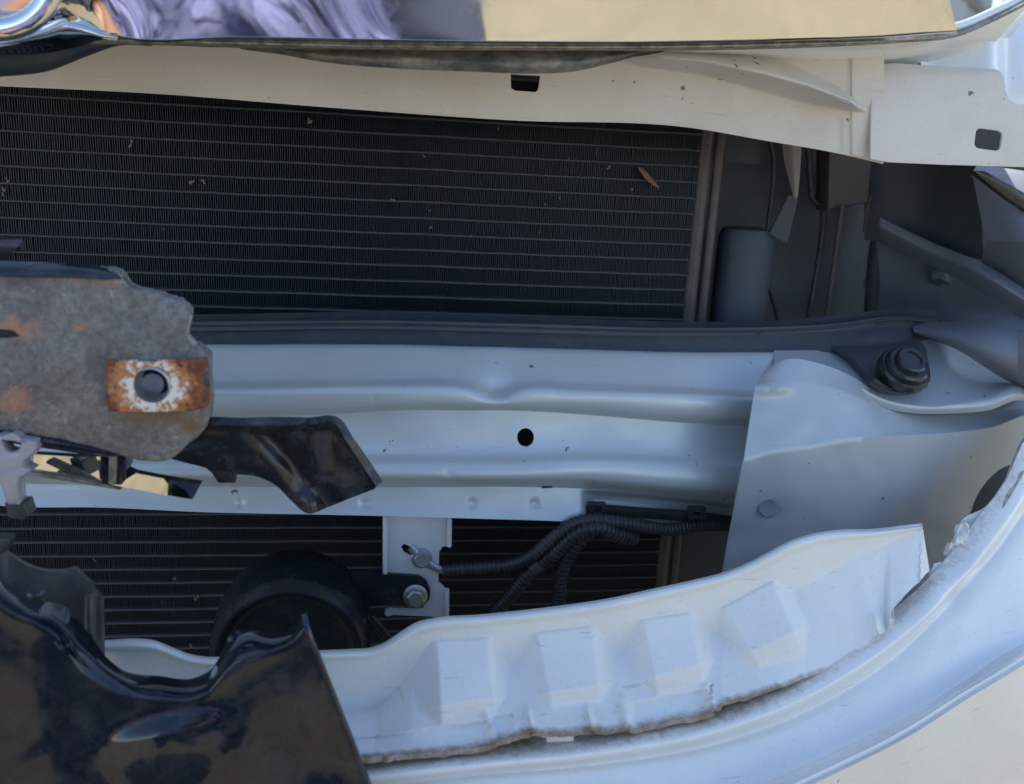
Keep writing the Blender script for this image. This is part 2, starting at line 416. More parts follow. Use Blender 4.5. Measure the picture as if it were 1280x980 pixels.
tab = plate('lamp_mount_tab', tabo, lambda x, y: 0.4655+0.006*(1-sstep(78, 92, y)), 0.0016, M['panel'], panel, holes=[roundrect(1219, 162, 1252, 187, 6, -0.12, 0.14)], bevel=1.2)

# ------------------------------------------------------------------ hood with its bright moulding
HLIP = [(-60, 60), (0, 62), (140, 56), (300, 60), (500, 63), (640, 64), (800, 64), (1000, 60), (1120, 54), (1200, 45), (1240, 28), (1280, 8), (1320, -18)]
HUP = [(-60, 44), (0, 46), (140, 43), (300, 46), (500, 51), (640, 52), (800, 52), (1000, 48), (1120, 45), (1200, 37), (1240, 20), (1280, 0), (1320, -26)]
yh = [(-60, 0.392), (640, 0.400), (1100, 0.412), (1200, 0.43), (1280, 0.455), (1320, 0.47)]
def lipdisp(v): return Vector((0, 0, 0))
hood = loft('hood', [[(x, y, interp(yh, x)+0.010) for x, y in HLIP], [(x, (y+interp(HLIP, x)*2)/3, interp(yh, x)-0.0005) for x, y in HUP], [(x, y, interp(yh, x)+0.003) for x, y in HUP]],
            140, 8, M['hem'], car, 0.002, None, 'dirty hem along the front edge of the white hood')
# skin running back over the engine bay
lipw = [P(x, y, interp(yh, x)+0.003) for x, y in HUP]
V = []; F = []; nb = 14
pts = [Vector(p) for p in catmull([tuple(v) for v in lipw], 60)]
pts = [pts[0]+Vector((-1.15*(1-i/12), 0.0, 0.012*(1-i/12))) for i in range(12)]+pts
last = pts[-1]; pts += [last+Vector((0.02*i, 0.05*i, -0.014*i)) for i in range(1, 9)]
zc_ = pts[40].z-0.004
for p in pts:
    for j in range(nb):
        t = j/(nb-1); s_ = sstep(-0.02, 0.05, t) if j else 0; V.append((p.x, p.y+(1.55-p.y)*t, p.z*(1-s_)+min(p.z, zc_)*s_+0.045*t+0.015*math.sin(math.pi*t)))
for i in range(len(pts)-1):
    for j in range(nb-1): F.append((i*nb+j, i*nb+j+1, (i+1)*nb+j+1, (i+1)*nb+j))
me = bpy.data.meshes.new('hood_skin'); me.from_pydata(V, [], F)
sk = mobj('hood_skin', me, M['fender'], hood); md = sk.modifiers.new('t', 'SOLIDIFY'); md.thickness = 0.004; md.offset = -1
me = bpy.data.meshes.new('hood_dark_liner'); me.from_pydata([(x, y, z-0.014) for x, y, z in V], [], [f for f in F if 1 < f[0] % nb < nb-2])
ins = mobj('hood_dark_liner', me, M['duct'], hood); md = ins.modifiers.new('t', 'SOLIDIFY'); md.thickness = 0.003; md.offset = -1  # dark sheet added so that the hood's underside stays dark
# bright moulding: leans out at the top so that it mirrors the ground and whoever stands in front
cx_top = [(-60, -75), (0, -75), (140, -70), (400, -68), (800, -66), (1100, -60), (1160, -58), (1178, -55)]
c_mid = [(-60, -12), (0, -10), (140, -10), (400, -9), (800, -9), (1100, -9), (1168, -8), (1186, -5)]
c_low = [(-60, 52), (0, 47), (60, 27), (78, 17), (106, 25), (128, 39), (148, 44), (300, 45.5), (640, 51), (850, 51), (1000, 47.5), (1100, 44), (1180, 38), (1196, 37)]
def yc(x, y): return interp(yh, x)-0.004-0.10*max(0, (50-y))*0.00036*2.6
def lowfix(x): return 0.0
ych = [(-60, 0.392), (640, 0.400), (1200, 0.412)]
top_ = [(x, y, interp(ych, x)-0.0105) for x, y in cx_top]
mid_ = [(x, y, interp(ych, x)-0.0073) for x, y in c_mid]
low_ = [(x, y, interp(ych, x)-0.0042) for x, y in c_low]
edge_ = [(x, y+3.0, interp(ych, x)-0.0022) for x, y in c_low]
back_ = [(x, y+4.6, interp(ych, x)+0.004) for x, y in c_low]
def at_x(row, n=90):
    xs = [-60+(1196+60)*i/(n-1) for i in range(n)]; tab = [(p[0], p[1]) for p in row]; tabY = [(p[0], p[2]) for p in row]
    return [(x, interp(tab, x), interp(tabY, x)) for x in xs]
chrome = loft('chrome_moulding', [top_, mid_, low_], 220, 24, M['chrome'], hood, 0.003, None, 'bright mirror moulding across the hood edge')
loft('moulding_lip', [low_, edge_, back_], 200, 6, M['chrome'], hood, 0.0012)
# swelling of the moulding below the emblem
loft('moulding_swell', [[(-60, 50, 0.3875), (0, 46, 0.3875), (60, 26, 0.3885), (78, 17, 0.389), (106, 25, 0.389), (128, 39, 0.389), (146, 45, 0.3895)],
                        [(-60, 58, 0.380), (0, 55, 0.380), (60, 42, 0.382), (80, 36, 0.383), (106, 40, 0.385), (128, 46, 0.3875), (148, 48.5, 0.3895)],
                        [(-60, 72, 0.395), (0, 70, 0.395), (60, 66, 0.3955), (90, 60, 0.396), (115, 55, 0.396), (132, 52, 0.396), (150, 51, 0.3965)]], 60, 20, M['chrome'], hood, 0.002, None, 'shadowed swelling of the moulding below the emblem')
loft('rubber_lip', [[(-60, 68, 0.398), (0, 67, 0.398), (60, 63, 0.399), (110, 54, 0.40), (150, 50, 0.4005), (190, 51, 0.402)],
                    [(-60, 90, 0.402), (0, 84, 0.402), (60, 78, 0.403), (110, 62, 0.403), (150, 54, 0.403), (190, 55, 0.403)],
                    [(-60, 100, 0.412), (0, 96, 0.412), (60, 89, 0.412), (110, 70, 0.41), (150, 57, 0.408), (190, 57.5, 0.406)]], 50, 10, M['rubber'], hood, 0.003)
# emblem ring, only its lower arc shows
ec = P(-15, -47, 0.376); V = []; F = []; na, nr = 72, 16; mpp = 0.376/FPX*0.86
for i in range(na):
    a = 2*math.pi*i/na
    for k in range(nr):
        b = 2*math.pi*k/nr; R0 = 78*mpp+15*mpp*math.cos(b)
        V.append((ec.x+R0*math.cos(a)*1.0, ec.y-9*mpp*math.sin(b), ec.z+R0*math.sin(a)))
for i in range(na):
    for k in range(nr): F.append((i*nr+k, ((i+1) % na)*nr+k, ((i+1) % na)*nr+(k+1) % nr, i*nr+(k+1) % nr))
me = bpy.data.meshes.new('emblem_ring'); me.from_pydata(V, [], F); mobj('emblem_ring', me, M['chrome'], hood, 'chrome emblem ring at the hood edge')
# sagging dusty weatherstrip under the hood edge
loft('weatherstrip', [[(300, 50, 0.425), (400, 60, 0.42), (560, 61, 0.42), (700, 61, 0.42), (830, 54, 0.425)],
                      [(300, 53, 0.418), (420, 71, 0.414), (560, 76, 0.412), (660, 79, 0.412), (740, 75, 0.414), (830, 57, 0.418)],
                      [(300, 56, 0.424), (400, 77, 0.420), (500, 86, 0.418), (600, 90, 0.418), (660, 92, 0.418), (720, 89, 0.419), (760, 80, 0.42), (830, 60, 0.424)]],
     120, 12, M['strip'], hood, 0.003, lambda x, y, t: 0.0011*noise.noise(Vector((x*0.05, y*0.12, 2.0))), 'dusty dark weatherstrip sagging below the hood edge')
# inner structure behind the lamp tab
fen = loft('inner_fender', [[(1060, 52, 0.50), (1140, 50, 0.50), (1200, 42, 0.51), (1280, 7, 0.53), (1330, -26, 0.56)], [(1060, 90, 0.50), (1140, 90, 0.50), (1200, 92, 0.50), (1300, 110, 0.50), (1400, 140, 0.54)],
                            [(1060, 140, 0.495), (1140, 145, 0.495), (1200, 148, 0.495), (1300, 152, 0.50), (1400, 190, 0.54)]], 60, 24, M['fender'], car, 0.0015,
           lambda x, y, t: -0.006*sstep(1146, 1149, x)+0.004*sstep(1156, 1159, x)+0.03*sstep(1238, 1262, x), 'white inner fender beside the hood corner')

# ------------------------------------------------------------------ condenser: tubes, fins, tank
YC = 0.565
z_of = lambda px, py, Y: P(px, py, Y).z
xl = P(-40, 300, YC).x-0.02; xr = P(868, 270, YC).x
z_first = z_of(0, 118, YC); PITCH = (z_of(0, 118, YC)-z_of(0, 293.5, YC))/8.0
print('condenser pitch', PITCH, 'x', xl, xr)
cond = box('condenser', (xl, YC+0.020, z_first-PITCH*41), (xr, YC+0.028, z_first+PITCH*2), M['fin'], car, 0.0, 'dark finned air conditioning condenser with dusty tubes')
def tube_mesh():
    h = PITCH*0.085; V = []; F = []; prof = [(0.016, h), (0.003, h), (0.0008, h*0.75), (0, 0), (0.0008, -h*0.75), (0.003, -h), (0.016, -h)]
    nx = 40
    for i in range(nx):
        x = xl+(xr-xl)*i/(nx-1)
        for y, z in prof: V.append((x, y+0.0006*noise.noise(Vector((x*30, 0, 0))), z+0.00035*noise.noise(Vector((x*25, 5, 0)))))
    m = len(prof)
    for i in range(nx-1):
        for k in range(m-1): F.append((i*m+k, i*m+k+1, (i+1)*m+k+1, (i+1)*m+k))
        F.append((i*m+m-1, i*m, (i+1)*m, (i+1)*m+m-1))
    F.append(tuple(range(m))); F.append(tuple((nx-1)*m+k for k in reversed(range(m))))
    me = bpy.data.meshes.new('tube'); me.from_pydata(V, [], F); return me
def fin_mesh(seed):
    random.seed(seed)
    V = []; F = []; hp = PITCH*0.415; p = 0.00135; th = 0.00021; x = xl+0.001; i = 0
    while x < xr-0.001:
        a = p*0.07*(1 if i % 2 else -1); jy = random.uniform(-1, 1)*0.0004; ln = random.gauss(0, 0.05)*p+p*0.5*max(0.0, noise.noise(Vector((x*55, seed*3.7, 0)))-0.35)
        y0 = 0.0022+jy
        b = len(V)
        for (dx, z) in ((-a, -hp), (a+ln, hp)):
            V += [(x+dx-th, y0, z), (x+dx+th, y0, z), (x+dx+th, 0.016, z), (x+dx-th, 0.016, z)]
        F += [(b, b+1, b+5, b+4), (b+1, b+2, b+6, b+5), (b+3, b, b+4, b+7)]
        x += p; i += 1
    me = bpy.data.meshes.new('fin_row'); me.from_pydata(V, [], F); return me
tm, fms = tube_mesh(), [fin_mesh(q) for q in range(7)]
rnd = random.Random(11)
for k in range(-1, 41):
    z = z_first-PITCH*k
    mobj('tube', tm, M['tube'], cond, loc=(0, YC, z))
    mobj('fin_row', rnd.choice(fms), M['fin'], cond, loc=(0, YC, z-PITCH/2), smooth=False)
# header tank at the right end
for dx, rr, nm in ((0.004, 0.0045, 'header_tank'), (0.0135, 0.0032, 'tank_seam')):
    x = xr+dx
    sweep(nm, [(x, YC+0.004, z_first-PITCH*41), (x, YC+0.004, z_first+PITCH*2)], rr, M['tank'], cond, n=16, seg=30, world=True)
# bits caught in the fins
M['debris'] = plastic('pale_chaff', (0.24, 0.22, 0.20), 0.8, 0.3)
M['leaf'] = plastic('dry_brown_leaf', (0.30, 0.17, 0.11), 0.7, 0.3)
bm = bmesh.new()
spots = [(388, 150, 9), (165, 179, 10), (241, 231, 13), (252, 228, 8), (536, 262, 6), (538, 285, 8), (590, 294, 6), (745, 188, 7), (675, 290, 5), (682, 255, 4), (712, 198, 5), (491, 250, 5), (530, 194, 5),
         (2, 240, 12), (10, 226, 8), (205, 287, 4), (815, 232, 4), (790, 237, 4), (217, 722, 6), (205, 755, 6), (245, 748, 7), (207, 776, 4), (117, 700, 6), (240, 806, 6), (130, 300, 4), (700, 248, 4), (760, 210, 5), (622, 160, 5)]
for px, py, s in spots:
    for q in range(3):
        c = P(px+random.uniform(-.4, .4)*s, py+random.uniform(-.4, .4)*s, YC-0.0006); rr = s*0.00012*random.uniform(0.5, 1)
        m4 = Matrix.Translation(c) @ Matrix.Rotation(random.uniform(0, 3), 4, 'Y') @ Matrix.Diagonal((rr*random.uniform(.5, 2), rr*0.5, rr*random.uniform(.4, 1.2), 1))
        bmesh.ops.create_icosphere(bm, subdivisions=1, radius=1, matrix=m4)
ch = mobj('chaff', from_bm(bm, 'chaff'), M['debris'], cond, smooth=False); ch['kind'] = 'stuff'
leaf = loft('dry_leaf', [[(798, 209, YC-0.004), (803, 211, YC-0.003), (816, 224, YC-0.003), (824, 234, YC-0.005)], [(800, 214, YC-0.006), (804, 219, YC-0.006), (812, 227, YC-0.006), (824, 235, YC-0.005)],
                         [(802, 217, YC-0.003), (806, 224, YC-0.002), (812, 229, YC-0.003), (823, 236, YC-0.004)]], 14, 8, M['leaf'], None, 0.0004)
leaf['label'] = 'small curled brown dry leaf caught on the condenser fins'; leaf['category'] = 'leaf'

# ------------------------------------------------------------------ dark bay to the right of the condenser
bay = loft('air_duct_wall', [[(880, 60, 0.64), (1000, 60, 0.65), (1150, 60, 0.66), (1500, 60, 0.66)], [(850, 700, 0.64), (1000, 700, 0.65), (1150, 700, 0.66), (1500, 700, 0.66)]], 30, 20, M['duct'], car, 0.003,
           lambda x, y, t: 0.004*noise.noise(Vector((x*0.01, y*0.01, 0))), 'dark dusty plastic duct wall behind the lamp opening')
zc0, zc1 = z_of(928, 420, 0.585), z_of(928, 284, 0.585)
lathe('receiver_drier', (P(928, 340, 0.585).x, 0.585, zc0), (0, 0, 1), [(0.019, 0), (0.019, zc1-zc0-0.006), (0.0165, zc1-zc0-0.001), (0.012, zc1-zc0), (0.0, zc1-zc0)], M['duct'], car, label='dark receiver cylinder beside the condenser')
plate('duct_panel', [(903, 120), (952, 130), (950, 206), (905, 203)], 0.61, 0.004, M['duct'], bay)
M['foam'] = plastic('grey_foam', (0.30, 0.28, 0.27), 0.8, 0.4)
fl = loft('torn_foam_flap', [[(976, 150, 0.56), (980, 200, 0.56), (987, 228, 0.556), (992, 246, 0.55)], [(990, 150, 0.552), (992, 200, 0.552), (994, 228, 0.55), (995, 247, 0.549)], [(1003, 150, 0.56), (1001, 200, 0.56), (999, 228, 0.556), (997, 246, 0.55)]], 24, 10, M['foam'], car, 0.002, None, 'torn grey foam flap hanging in the duct')
loft('flap_tail', [[(986, 244, 0.562), (974, 268, 0.565), (962, 292, 0.568)], [(998, 248, 0.562), (992, 272, 0.565), (984, 304, 0.568)]], 14, 6, M['duct'], fl, 0.002)
M['redbox'] = plastic('brownish_grey_plastic', (0.075, 0.062, 0.066), 0.5, 0.4, (0.11, 0.09, 0.085))
plate('duct_block', [(1036, 150), (1094, 150), (1086, 254), (1062, 258), (1034, 264)], 0.60, 0.02, M['redbox'], bay, bevel=2)
sweep('support_rod', [(1053, 255, 0.595), (1044, 320, 0.597), (1032, 400, 0.60)], 0.0018, M['redbox'], car, n=12, seg=20, label='thin brown support rod')
sweep('cable', [(1088, 245, 0.60), (1084, 262, 0.60), (1080, 290, 0.602)], 0.0009, M['redbox'], bay, n=8, seg=12)

hose = sweep('coolant_hose', [(1118, 200, .628), (1112, 260, .625), (1098, 320, .622), (1092, 400, .62)], 0.0075, M['rubber'], car, n=16, seg=30, label='dark rubber hose at the back of the duct')
for k_, yy in enumerate((262, 356)):
    c_ = P(1111 if k_ == 0 else 1094, yy, .6245); lathe('hose_clamp', c_, P(1098, 320, .622)-P(1112, 260, .625), [(0.0080, -0.0035), (0.0084, -0.003), (0.0084, 0.003), (0.0080, 0.0035)], M['steel'], hose, 20)
sweep('bay_wire', [(958, 160, .60), (966, 230, .605), (958, 300, .60), (972, 400, .60)], 0.0016, M['loom'], car, n=8, seg=30, label='thin black wire hanging in the duct')
sweep('bay_wire', [(1008, 160, .61), (1014, 240, .61), (1024, 320, .612), (1010, 400, .61)], 0.0022, M['loom'], car, n=8, seg=120, rib=0.2, pitch=0.003, label='corrugated black wire sleeve in the duct')

# ------------------------------------------------------------------ headlamp housing on the right
lampr = loft('headlamp_housing', [[(1222, 205, 0.545), (1290, 215, 0.525), (1400, 230, 0.51)], [(1215, 216, 0.525), (1282, 262, 0.488), (1400, 300, 0.47)], [(1232, 300, 0.505), (1282, 303, 0.470), (1400, 310, 0.45)],
                                  [(1226, 330, 0.535), (1282, 364, 0.500), (1400, 400, 0.48)]], 40, 36, M['lamp'], car, 0.003, None, 'faceted grey back of the headlamp housing', vlin=True, ang=15)
plate('lens_edge', [(1216, 213), (1232, 214), (1290, 246), (1290, 268), (1262, 250), (1230, 225)], 0.483, 0.006, M['horn'], lampr)
loft('lamp_side', [[(1080, 190, 0.62), (1150, 195, 0.60), (1222, 200, 0.55)], [(1080, 300, 0.62), (1160, 310, 0.59), (1230, 325, 0.538)]], 24, 12, M['duct'], lampr, 0.003)
# carrier rail sloping down to the right
loft('carrier_rail', [[(1100, 272, 0.595), (1170, 305, 0.56), (1226, 328, 0.515), (1300, 374, 0.48)], [(1100, 283, 0.590), (1170, 319, 0.552), (1226, 343, 0.505), (1300, 388, 0.47)], [(1100, 300, 0.60), (1170, 335, 0.565), (1226, 366, 0.52), (1300, 414, 0.485)]], 40, 12, M['lamp'], lampr, 0.004, None, None, ang=20)
loft('lower_shroud', [[(1095, 300, 0.61), (1160, 325, 0.59), (1230, 365, 0.56), (1310, 410, 0.53)], [(1100, 360, 0.60), (1160, 375, 0.58), (1230, 395, 0.55), (1310, 420, 0.52)], [(1090, 410, 0.57), (1150, 412, 0.56), (1220, 420, 0.53), (1310, 440, 0.50)]], 40, 20, M['duct'], lampr, 0.003,
     lambda x, y, t: -0.006*sstep(1158, 1164, x)*(1-sstep(1182, 1188, x))*sstep(330, 336, y)*(1-sstep(350, 356, y)))
loft('adjuster_body', [[(1140, 404, 0.53), (1190, 402, 0.51), (1240, 396, 0.49), (1320, 404, 0.48)], [(1142, 412, 0.515), (1190, 414, 0.488), (1240, 420, 0.466), (1320, 430, 0.455)], [(1146, 417, 0.515), (1190, 428, 0.485), (1240, 450, 0.462), (1320, 470, 0.452)],
                       [(1150, 419, 0.53), (1196, 437, 0.50), (1250, 471, 0.482), (1320, 505, 0.475)]], 40, 24, M['lamp'], lampr, 0.003)
lathe('adjuster_cap', P(1282, 440, 0.463), (0.25, -0.9, 0.1), [(0.013, -0.02), (0.013, 0.006), (0.0115, 0.011), (0.007, 0.0135), (0, 0.014)], M['lamp'], lampr)

# ------------------------------------------------------------------ bumper beam
XS = [-60, 0, 130, 250, 400, 500, 580, 622, 660, 720, 860, 940, 985]
def row(tab, Y): return [(x, interp(tab, x), Y if not callable(Y) else Y(x)) for x in XS]
sweepY = lambda base: (lambda x: base+0.022*max(0, (x-500)/500)**2+0.010*max(0, (200-x)/260)**2*0)
t_top = [(-60, 424), (250, 430), (480, 430), (640, 434), (860, 440), (1000, 440)]
t_a = [(-60, 432), (250, 436), (480, 435), (640, 439), (860, 445), (1000, 446)]
t_b = [(-60, 468), (250, 474), (480, 470), (580, 472), (622, 478), (660, 473), (860, 481), (1000, 488)]
t_r = [(-60, 484), (250, 490), (500, 486), (580, 488), (622, 496), (660, 489), (860, 497), (940, 502), (1000, 504)]
t_u = [(-60, 507), (250, 512), (500, 505), (622, 506), (720, 508), (860, 519), (1000, 525)]
t_c = [(-60, 516), (250, 521), (400, 517), (500, 512), (650, 512), (720, 516), (860, 527), (1000, 534)]
t_c2 = [(-60, 523), (250, 527), (400, 523), (500, 518), (650, 518), (720, 522), (860, 533), (1000, 541)]
t_m = [(-60, 560), (250, 564), (450, 563), (640, 562), (750, 560), (860, 566), (1000, 572)]
t_s = [(-60, 578), (250, 582), (450, 581), (640, 582), (750, 577), (860, 584), (1000, 592)]
t_s2 = [(-60, 592), (250, 597), (450, 598), (640, 599), (750, 598), (860, 608), (1000, 616)]
t_e = [(-60, 602), (250, 607), (480, 608), (640, 607), (720, 609), (780, 614), (860, 622), (1000, 634)]
t_f = [(-60, 606), (250, 612), (480, 613), (640, 613), (720, 615), (780, 620), (860, 628), (1000, 640)]
t_z = [(-60, 624), (0, 632), (30, 634), (36, 630), (250, 640), (480, 645), (690, 651), (760, 654), (860, 656), (1000, 660)]
ynar = [(t_top, .472), (t_a, .4655), (t_b, .4515), (t_r, .4432), (t_u, .4430), (t_c, .4500), (t_c2, .4508), (t_m, .4460), (t_s, .4385), (t_s2, .4372), (t_e, .4490), (t_f, .4500), (t_z, .4455)]
def welds(x, y):
    e = 0.0
    for wx_ in (300, 372, 455, 590, 668):
        wy_ = interp(t_e, wx_)+22; e += 0.0011*math.exp(-(((x-wx_)**2+(y-wy_)**2)/30)**2)
    for wx_, wy_, r_ in ((445, 466, 5), (468, 500, 4), (880, 520, 7), (560, 592, 6), (300, 470, 9), (790, 548, 10)):
        e += 0.0005*math.exp(-((x-wx_)**2+(y-wy_)**2)/r_**2)
    return e
beam = loft('bumper_beam', [row(t, sweepY(Y)) for t, Y in ynar], 420, 132, M['beam'], car, 0.0016,
            lambda x, y, t: 0.0007*noise.noise(Vector((x*0.012, y*0.02, 7)))+0.0035*math.exp(-((x-622)/22)**2-((y-490)/14)**2)+welds(x, y)+0.016*sstep(726, 742, x)*sstep(interp(t_e, x)+1, interp(t_e, x)+9, y), 'pale pressed steel cross beam with one round hole')
cut(beam, lambda: prism_px(circle(654, 540, 10.5), 0.42, 0.50))
cut(beam, lambda: prism_px([(678, 609), (692, 609), (692, 613), (678, 613)], 0.43, 0.47))
# closed box behind the pressed face, so the hole opens into the dark
box('beam_closing_plate', (P(-60, 500, .5).x, 0.505, z_of(640, 590, .505)), (P(1000, 500, .5).x, 0.507, z_of(640, 470, .505)), M['duct'], beam, 0)

# ------------------------------------------------------------------ rubber air seal lying on the beam
s0 = [(-60, 388, .50), (230, 393, .50), (480, 390, .50), (640, 395, .502), (860, 402, .512), (960, 401, .52), (1050, 394, .53), (1120, 386, .54), (1170, 388, .55)]
s1 = [(-60, 396, .492), (230, 401, .492), (480, 399, .492), (640, 403, .494), (860, 409, .504), (960, 408, .51), (1050, 402, .522), (1120, 393, .53), (1170, 395, .54)]
s2 = [(-60, 403, .478), (230, 407, .478), (480, 405, .478), (640, 409, .480), (860, 414, .49), (960, 413, .498), (1050, 408, .508), (1120, 399, .516), (1172, 402, .525)]
s3 = [(-60, 409, .482), (230, 412, .482), (480, 411, .482), (640, 414, .484), (860, 420, .494), (960, 419, .502), (1050, 414, .512), (1120, 406, .52), (1174, 408, .528)]
s4 = [(-60, 430, .474), (230, 435, .474), (480, 434, .474), (640, 438, .476), (860, 444, .486), (960, 443, .494), (1050, 438, .500), (1120, 430, .508), (1176, 416, .520)]
seal = loft('rubber_air_seal', [s0, s1, s2, s3, s4], 150, 24, M['rubber'], car, 0.003, lambda x, y, t: 0.0006*noise.noise(Vector((x*0.03, y*0.05, 0))), 'black rubber air seal lying along the beam')

# ------------------------------------------------------------------ end shelf of the beam with push rivet
sh_back = [(968, 438, .489), (1000, 438, .494), (1060, 437, .508), (1120, 431, .512), (1160, 424, .518), (1190, 417, .522), (1200, 432, .515), (1240, 459, .505), (1300, 496, .498)]
sh_mid = [(968, 452, .478), (1000, 456, .476), (1060, 472, .468), (1105, 490, .465), (1140, 496, .464), (1190, 496, .464), (1230, 492, .466), (1270, 482, .474), (1300, 500, .485)]
sh_rim = [(968, 462, .473), (1000, 464, .470), (1058, 476, .460), (1100, 498, .457), (1136, 508, .456), (1190, 509, .456), (1235, 505, .458), (1275, 492, .466), (1302, 504, .48)]
sh_low = [(968, 472, .471), (1000, 478, .466), (1056, 490, .463), (1098, 508, .460), (1136, 516, .459), (1190, 517, .459), (1235, 513, .461), (1278, 500, .470), (1303, 510, .484)]
shelf_end = loft('beam_end_shelf', [sh_back, sh_mid, sh_rim, sh_low], 140, 24, M['plate'], car, 0.0015, lambda x, y, t: 0.0008*noise.noise(Vector((x*0.02, y*0.03, 3))), 'white pressed shelf at the right end of the beam')
pad = loft('seal_mount_tab', [[(1040, 432, .500), (1080, 432, .500), (1120, 428, .502), (1150, 424, .506)], [(1062, 444, .485), (1090, 446, .484), (1130, 440, .486), (1157, 436, .49)],
                              [(1086, 470, .464), (1108, 480, .461), (1132, 480, .461), (1162, 462, .468)], [(1090, 476, .458), (1110, 489, .455), (1133, 491, .4545), (1160, 480, .457)], [(1092, 480, .460), (1112, 492, .457), (1134, 494, .4565), (1158, 485, .459)]], 40, 24, M['rubber'], seal, 0.003, None, 'black mounting tab of the air seal')
ax = Vector((0.02, -0.62, 0.78))
lathe('push_rivet', P(1131, 461, .462), ax, [(0.0150, -0.004), (0.0150, 0.0005), (0.0138, 0.002), (0.0128, 0.0021), (0.0125, 0.0045), (0.0112, 0.0058), (0.0090, 0.0060), (0.0088, 0.0085), (0.0078, 0.0094), (0.0055, 0.0095), (0.0052, 0.0086), (0.0, 0.0086)], M['horn'], seal, 36)

# ------------------------------------------------------------------ side plate over the beam end
pl0 = [(956, 462), (966, 456), (980, 450), (1030, 456), (1080, 480), (1108, 501), (1136, 510), (1195, 511), (1240, 506), (1278, 494), (1330, 480)]
plc = [(930, 575), (960, 567), (1000, 560), (1040, 553), (1080, 547), (1108, 545), (1136, 544), (1195, 540), (1240, 534), (1278, 520), (1330, 505)]
pl1 = [(944, 482), (962, 478), (985, 476), (1030, 482), (1075, 497), (1108, 511), (1136, 517), (1195, 518), (1240, 513), (1278, 503), (1330, 488)]
plm = [(912, 668), (950, 668), (1000, 668), (1040, 668), (1080, 668), (1108, 668), (1136, 668), (1195, 660), (1240, 645), (1278, 620), (1330, 590)]
plb = [(890, 790), (930, 790), (980, 790), (1030, 790), (1080, 790), (1110, 790), (1140, 785), (1200, 770), (1250, 750), (1300, 720), (1350, 690)]
def yp(base, k=1.0): return lambda x: base+0.075*max(0, (x-960)/340)**1.7*k
plate_rows = [[(x, y, yp(.4500)(x)) for x, y in pl0], [(x, y, yp(.4400)(x)) for x, y in pl1], [(x, y, yp(.4225)(x)) for x, y in plc], [(x, y, yp(.4345)(x)) for x, y in plm], [(x, y, yp(.4360)(x)) for x, y in plb]]
side = loft('beam_end_plate', plate_rows, 200, 80, M['plate'], car, 0.0014,
            lambda x, y, t: 0.0009*noise.noise(Vector((x*0.03, y*0.035, 11)))+0.0022*math.exp(-((x-962)/26)**2-((y-632)/24)**2)-0.0030*math.exp(-(((y-(486-0.02*(x-950)))/7)**2))*sstep(930, 960, x)*(1-sstep(970, 1000, x)),
            'bent white steel plate covering the beam end', vlin=True)
cut(side, lambda: prism_px(circle(1262, 655, 66, 74, 40), 0.38, 0.60))
lathe('hole_plug', P(960, 635, .4310), (-0.05, -0.95, 0.28), [(0.0052, -0.002), (0.0054, 0.0004), (0.0048, 0.0010), (0.004, 0.0004), (0.0, 0.0002)], M['lamp'], side, 28)

# ------------------------------------------------------------------ horn bracket, horn, wiring
bo = [(482, 640), (563, 642), (562, 682), (553, 684), (549, 690), (548, 728), (553, 732), (558, 738), (558, 790), (553, 775), (540, 771), (492, 769), (485, 771), (481, 769), (481, 763), (487, 760), (520, 761), (529, 760), (529, 722), (497, 721), (493, 718), (481, 717)]
YB = 0.452
br = plate('horn_bracket', bo, YB, 0.002, M['bracket'], car, holes=[[(501, 684), (505, 680), (512, 683), (518, 690), (514, 695), (505, 691)]], bevel=1.0, label='white steel bracket carrying the horn')
for e in ([(481.5, 640), (481.5, 717)], [(562, 641), (561.5, 683)], [(558.5, 736), (558.5, 782)]):
    sweep('flange', [(e[0][0], e[0][1], YB-0.002), (e[1][0], e[1][1], YB-0.002)], 0.0014, M['bracket'], br, n=8, seg=6)
def hexbolt(name, loc, axis, rflange, rhex, h, mat, parent):
    ax = Vector(axis).normalized()
    o = lathe(name, loc, ax, [(rflange, 0), (rflange, 0.0008), (rflange*0.86, 0.0016), (rhex*1.02, 0.0018)], mat, parent, 28)
    hd = lathe('bolt_head', Vector(loc)+ax*0.0016, ax, [(rhex, 0), (rhex, h), (rhex*0.82, h+0.0008), (0, h+0.0008)], mat, o, 6, ang=20)
    return o
fa = (0.02, -0.97, 0.15)
lathe('ground_stud', P(527, 697, YB), fa, [(0.0058, 0), (0.0058, 0.0008), (0.0052, 0.0014), (0.0044, 0.0015), (0.0042, 0.005), (0.0037, 0.0056), (0.0, 0.0055)], M['steel'], br, 26)
sweep('ring_terminal', [(513, 684, YB-0.001), (527, 697, YB-0.0012), (548, 711, YB-0.001), (556, 713, YB-0.001)], 0.0021, M['steel'], br, n=10, seg=16, flat=0.5)
arm = plate('horn_arm', [(440, 716), (500, 719), (524, 721), (533, 727), (538, 738), (537, 749), (530, 757), (518, 759), (500, 757), (470, 757), (440, 764)], YB-0.0035, 0.003, M['horn'], car, bevel=1.0, label='black mounting arm of the horn')
hexbolt('flange_bolt', P(519, 745, YB-0.0038), fa, 0.0068, 0.0052, 0.004, M['zinc'], arm)
hc = P(364, 806, 0.432); hax = Vector((0.03, -1.0, 0.02))
hr = 0.0425
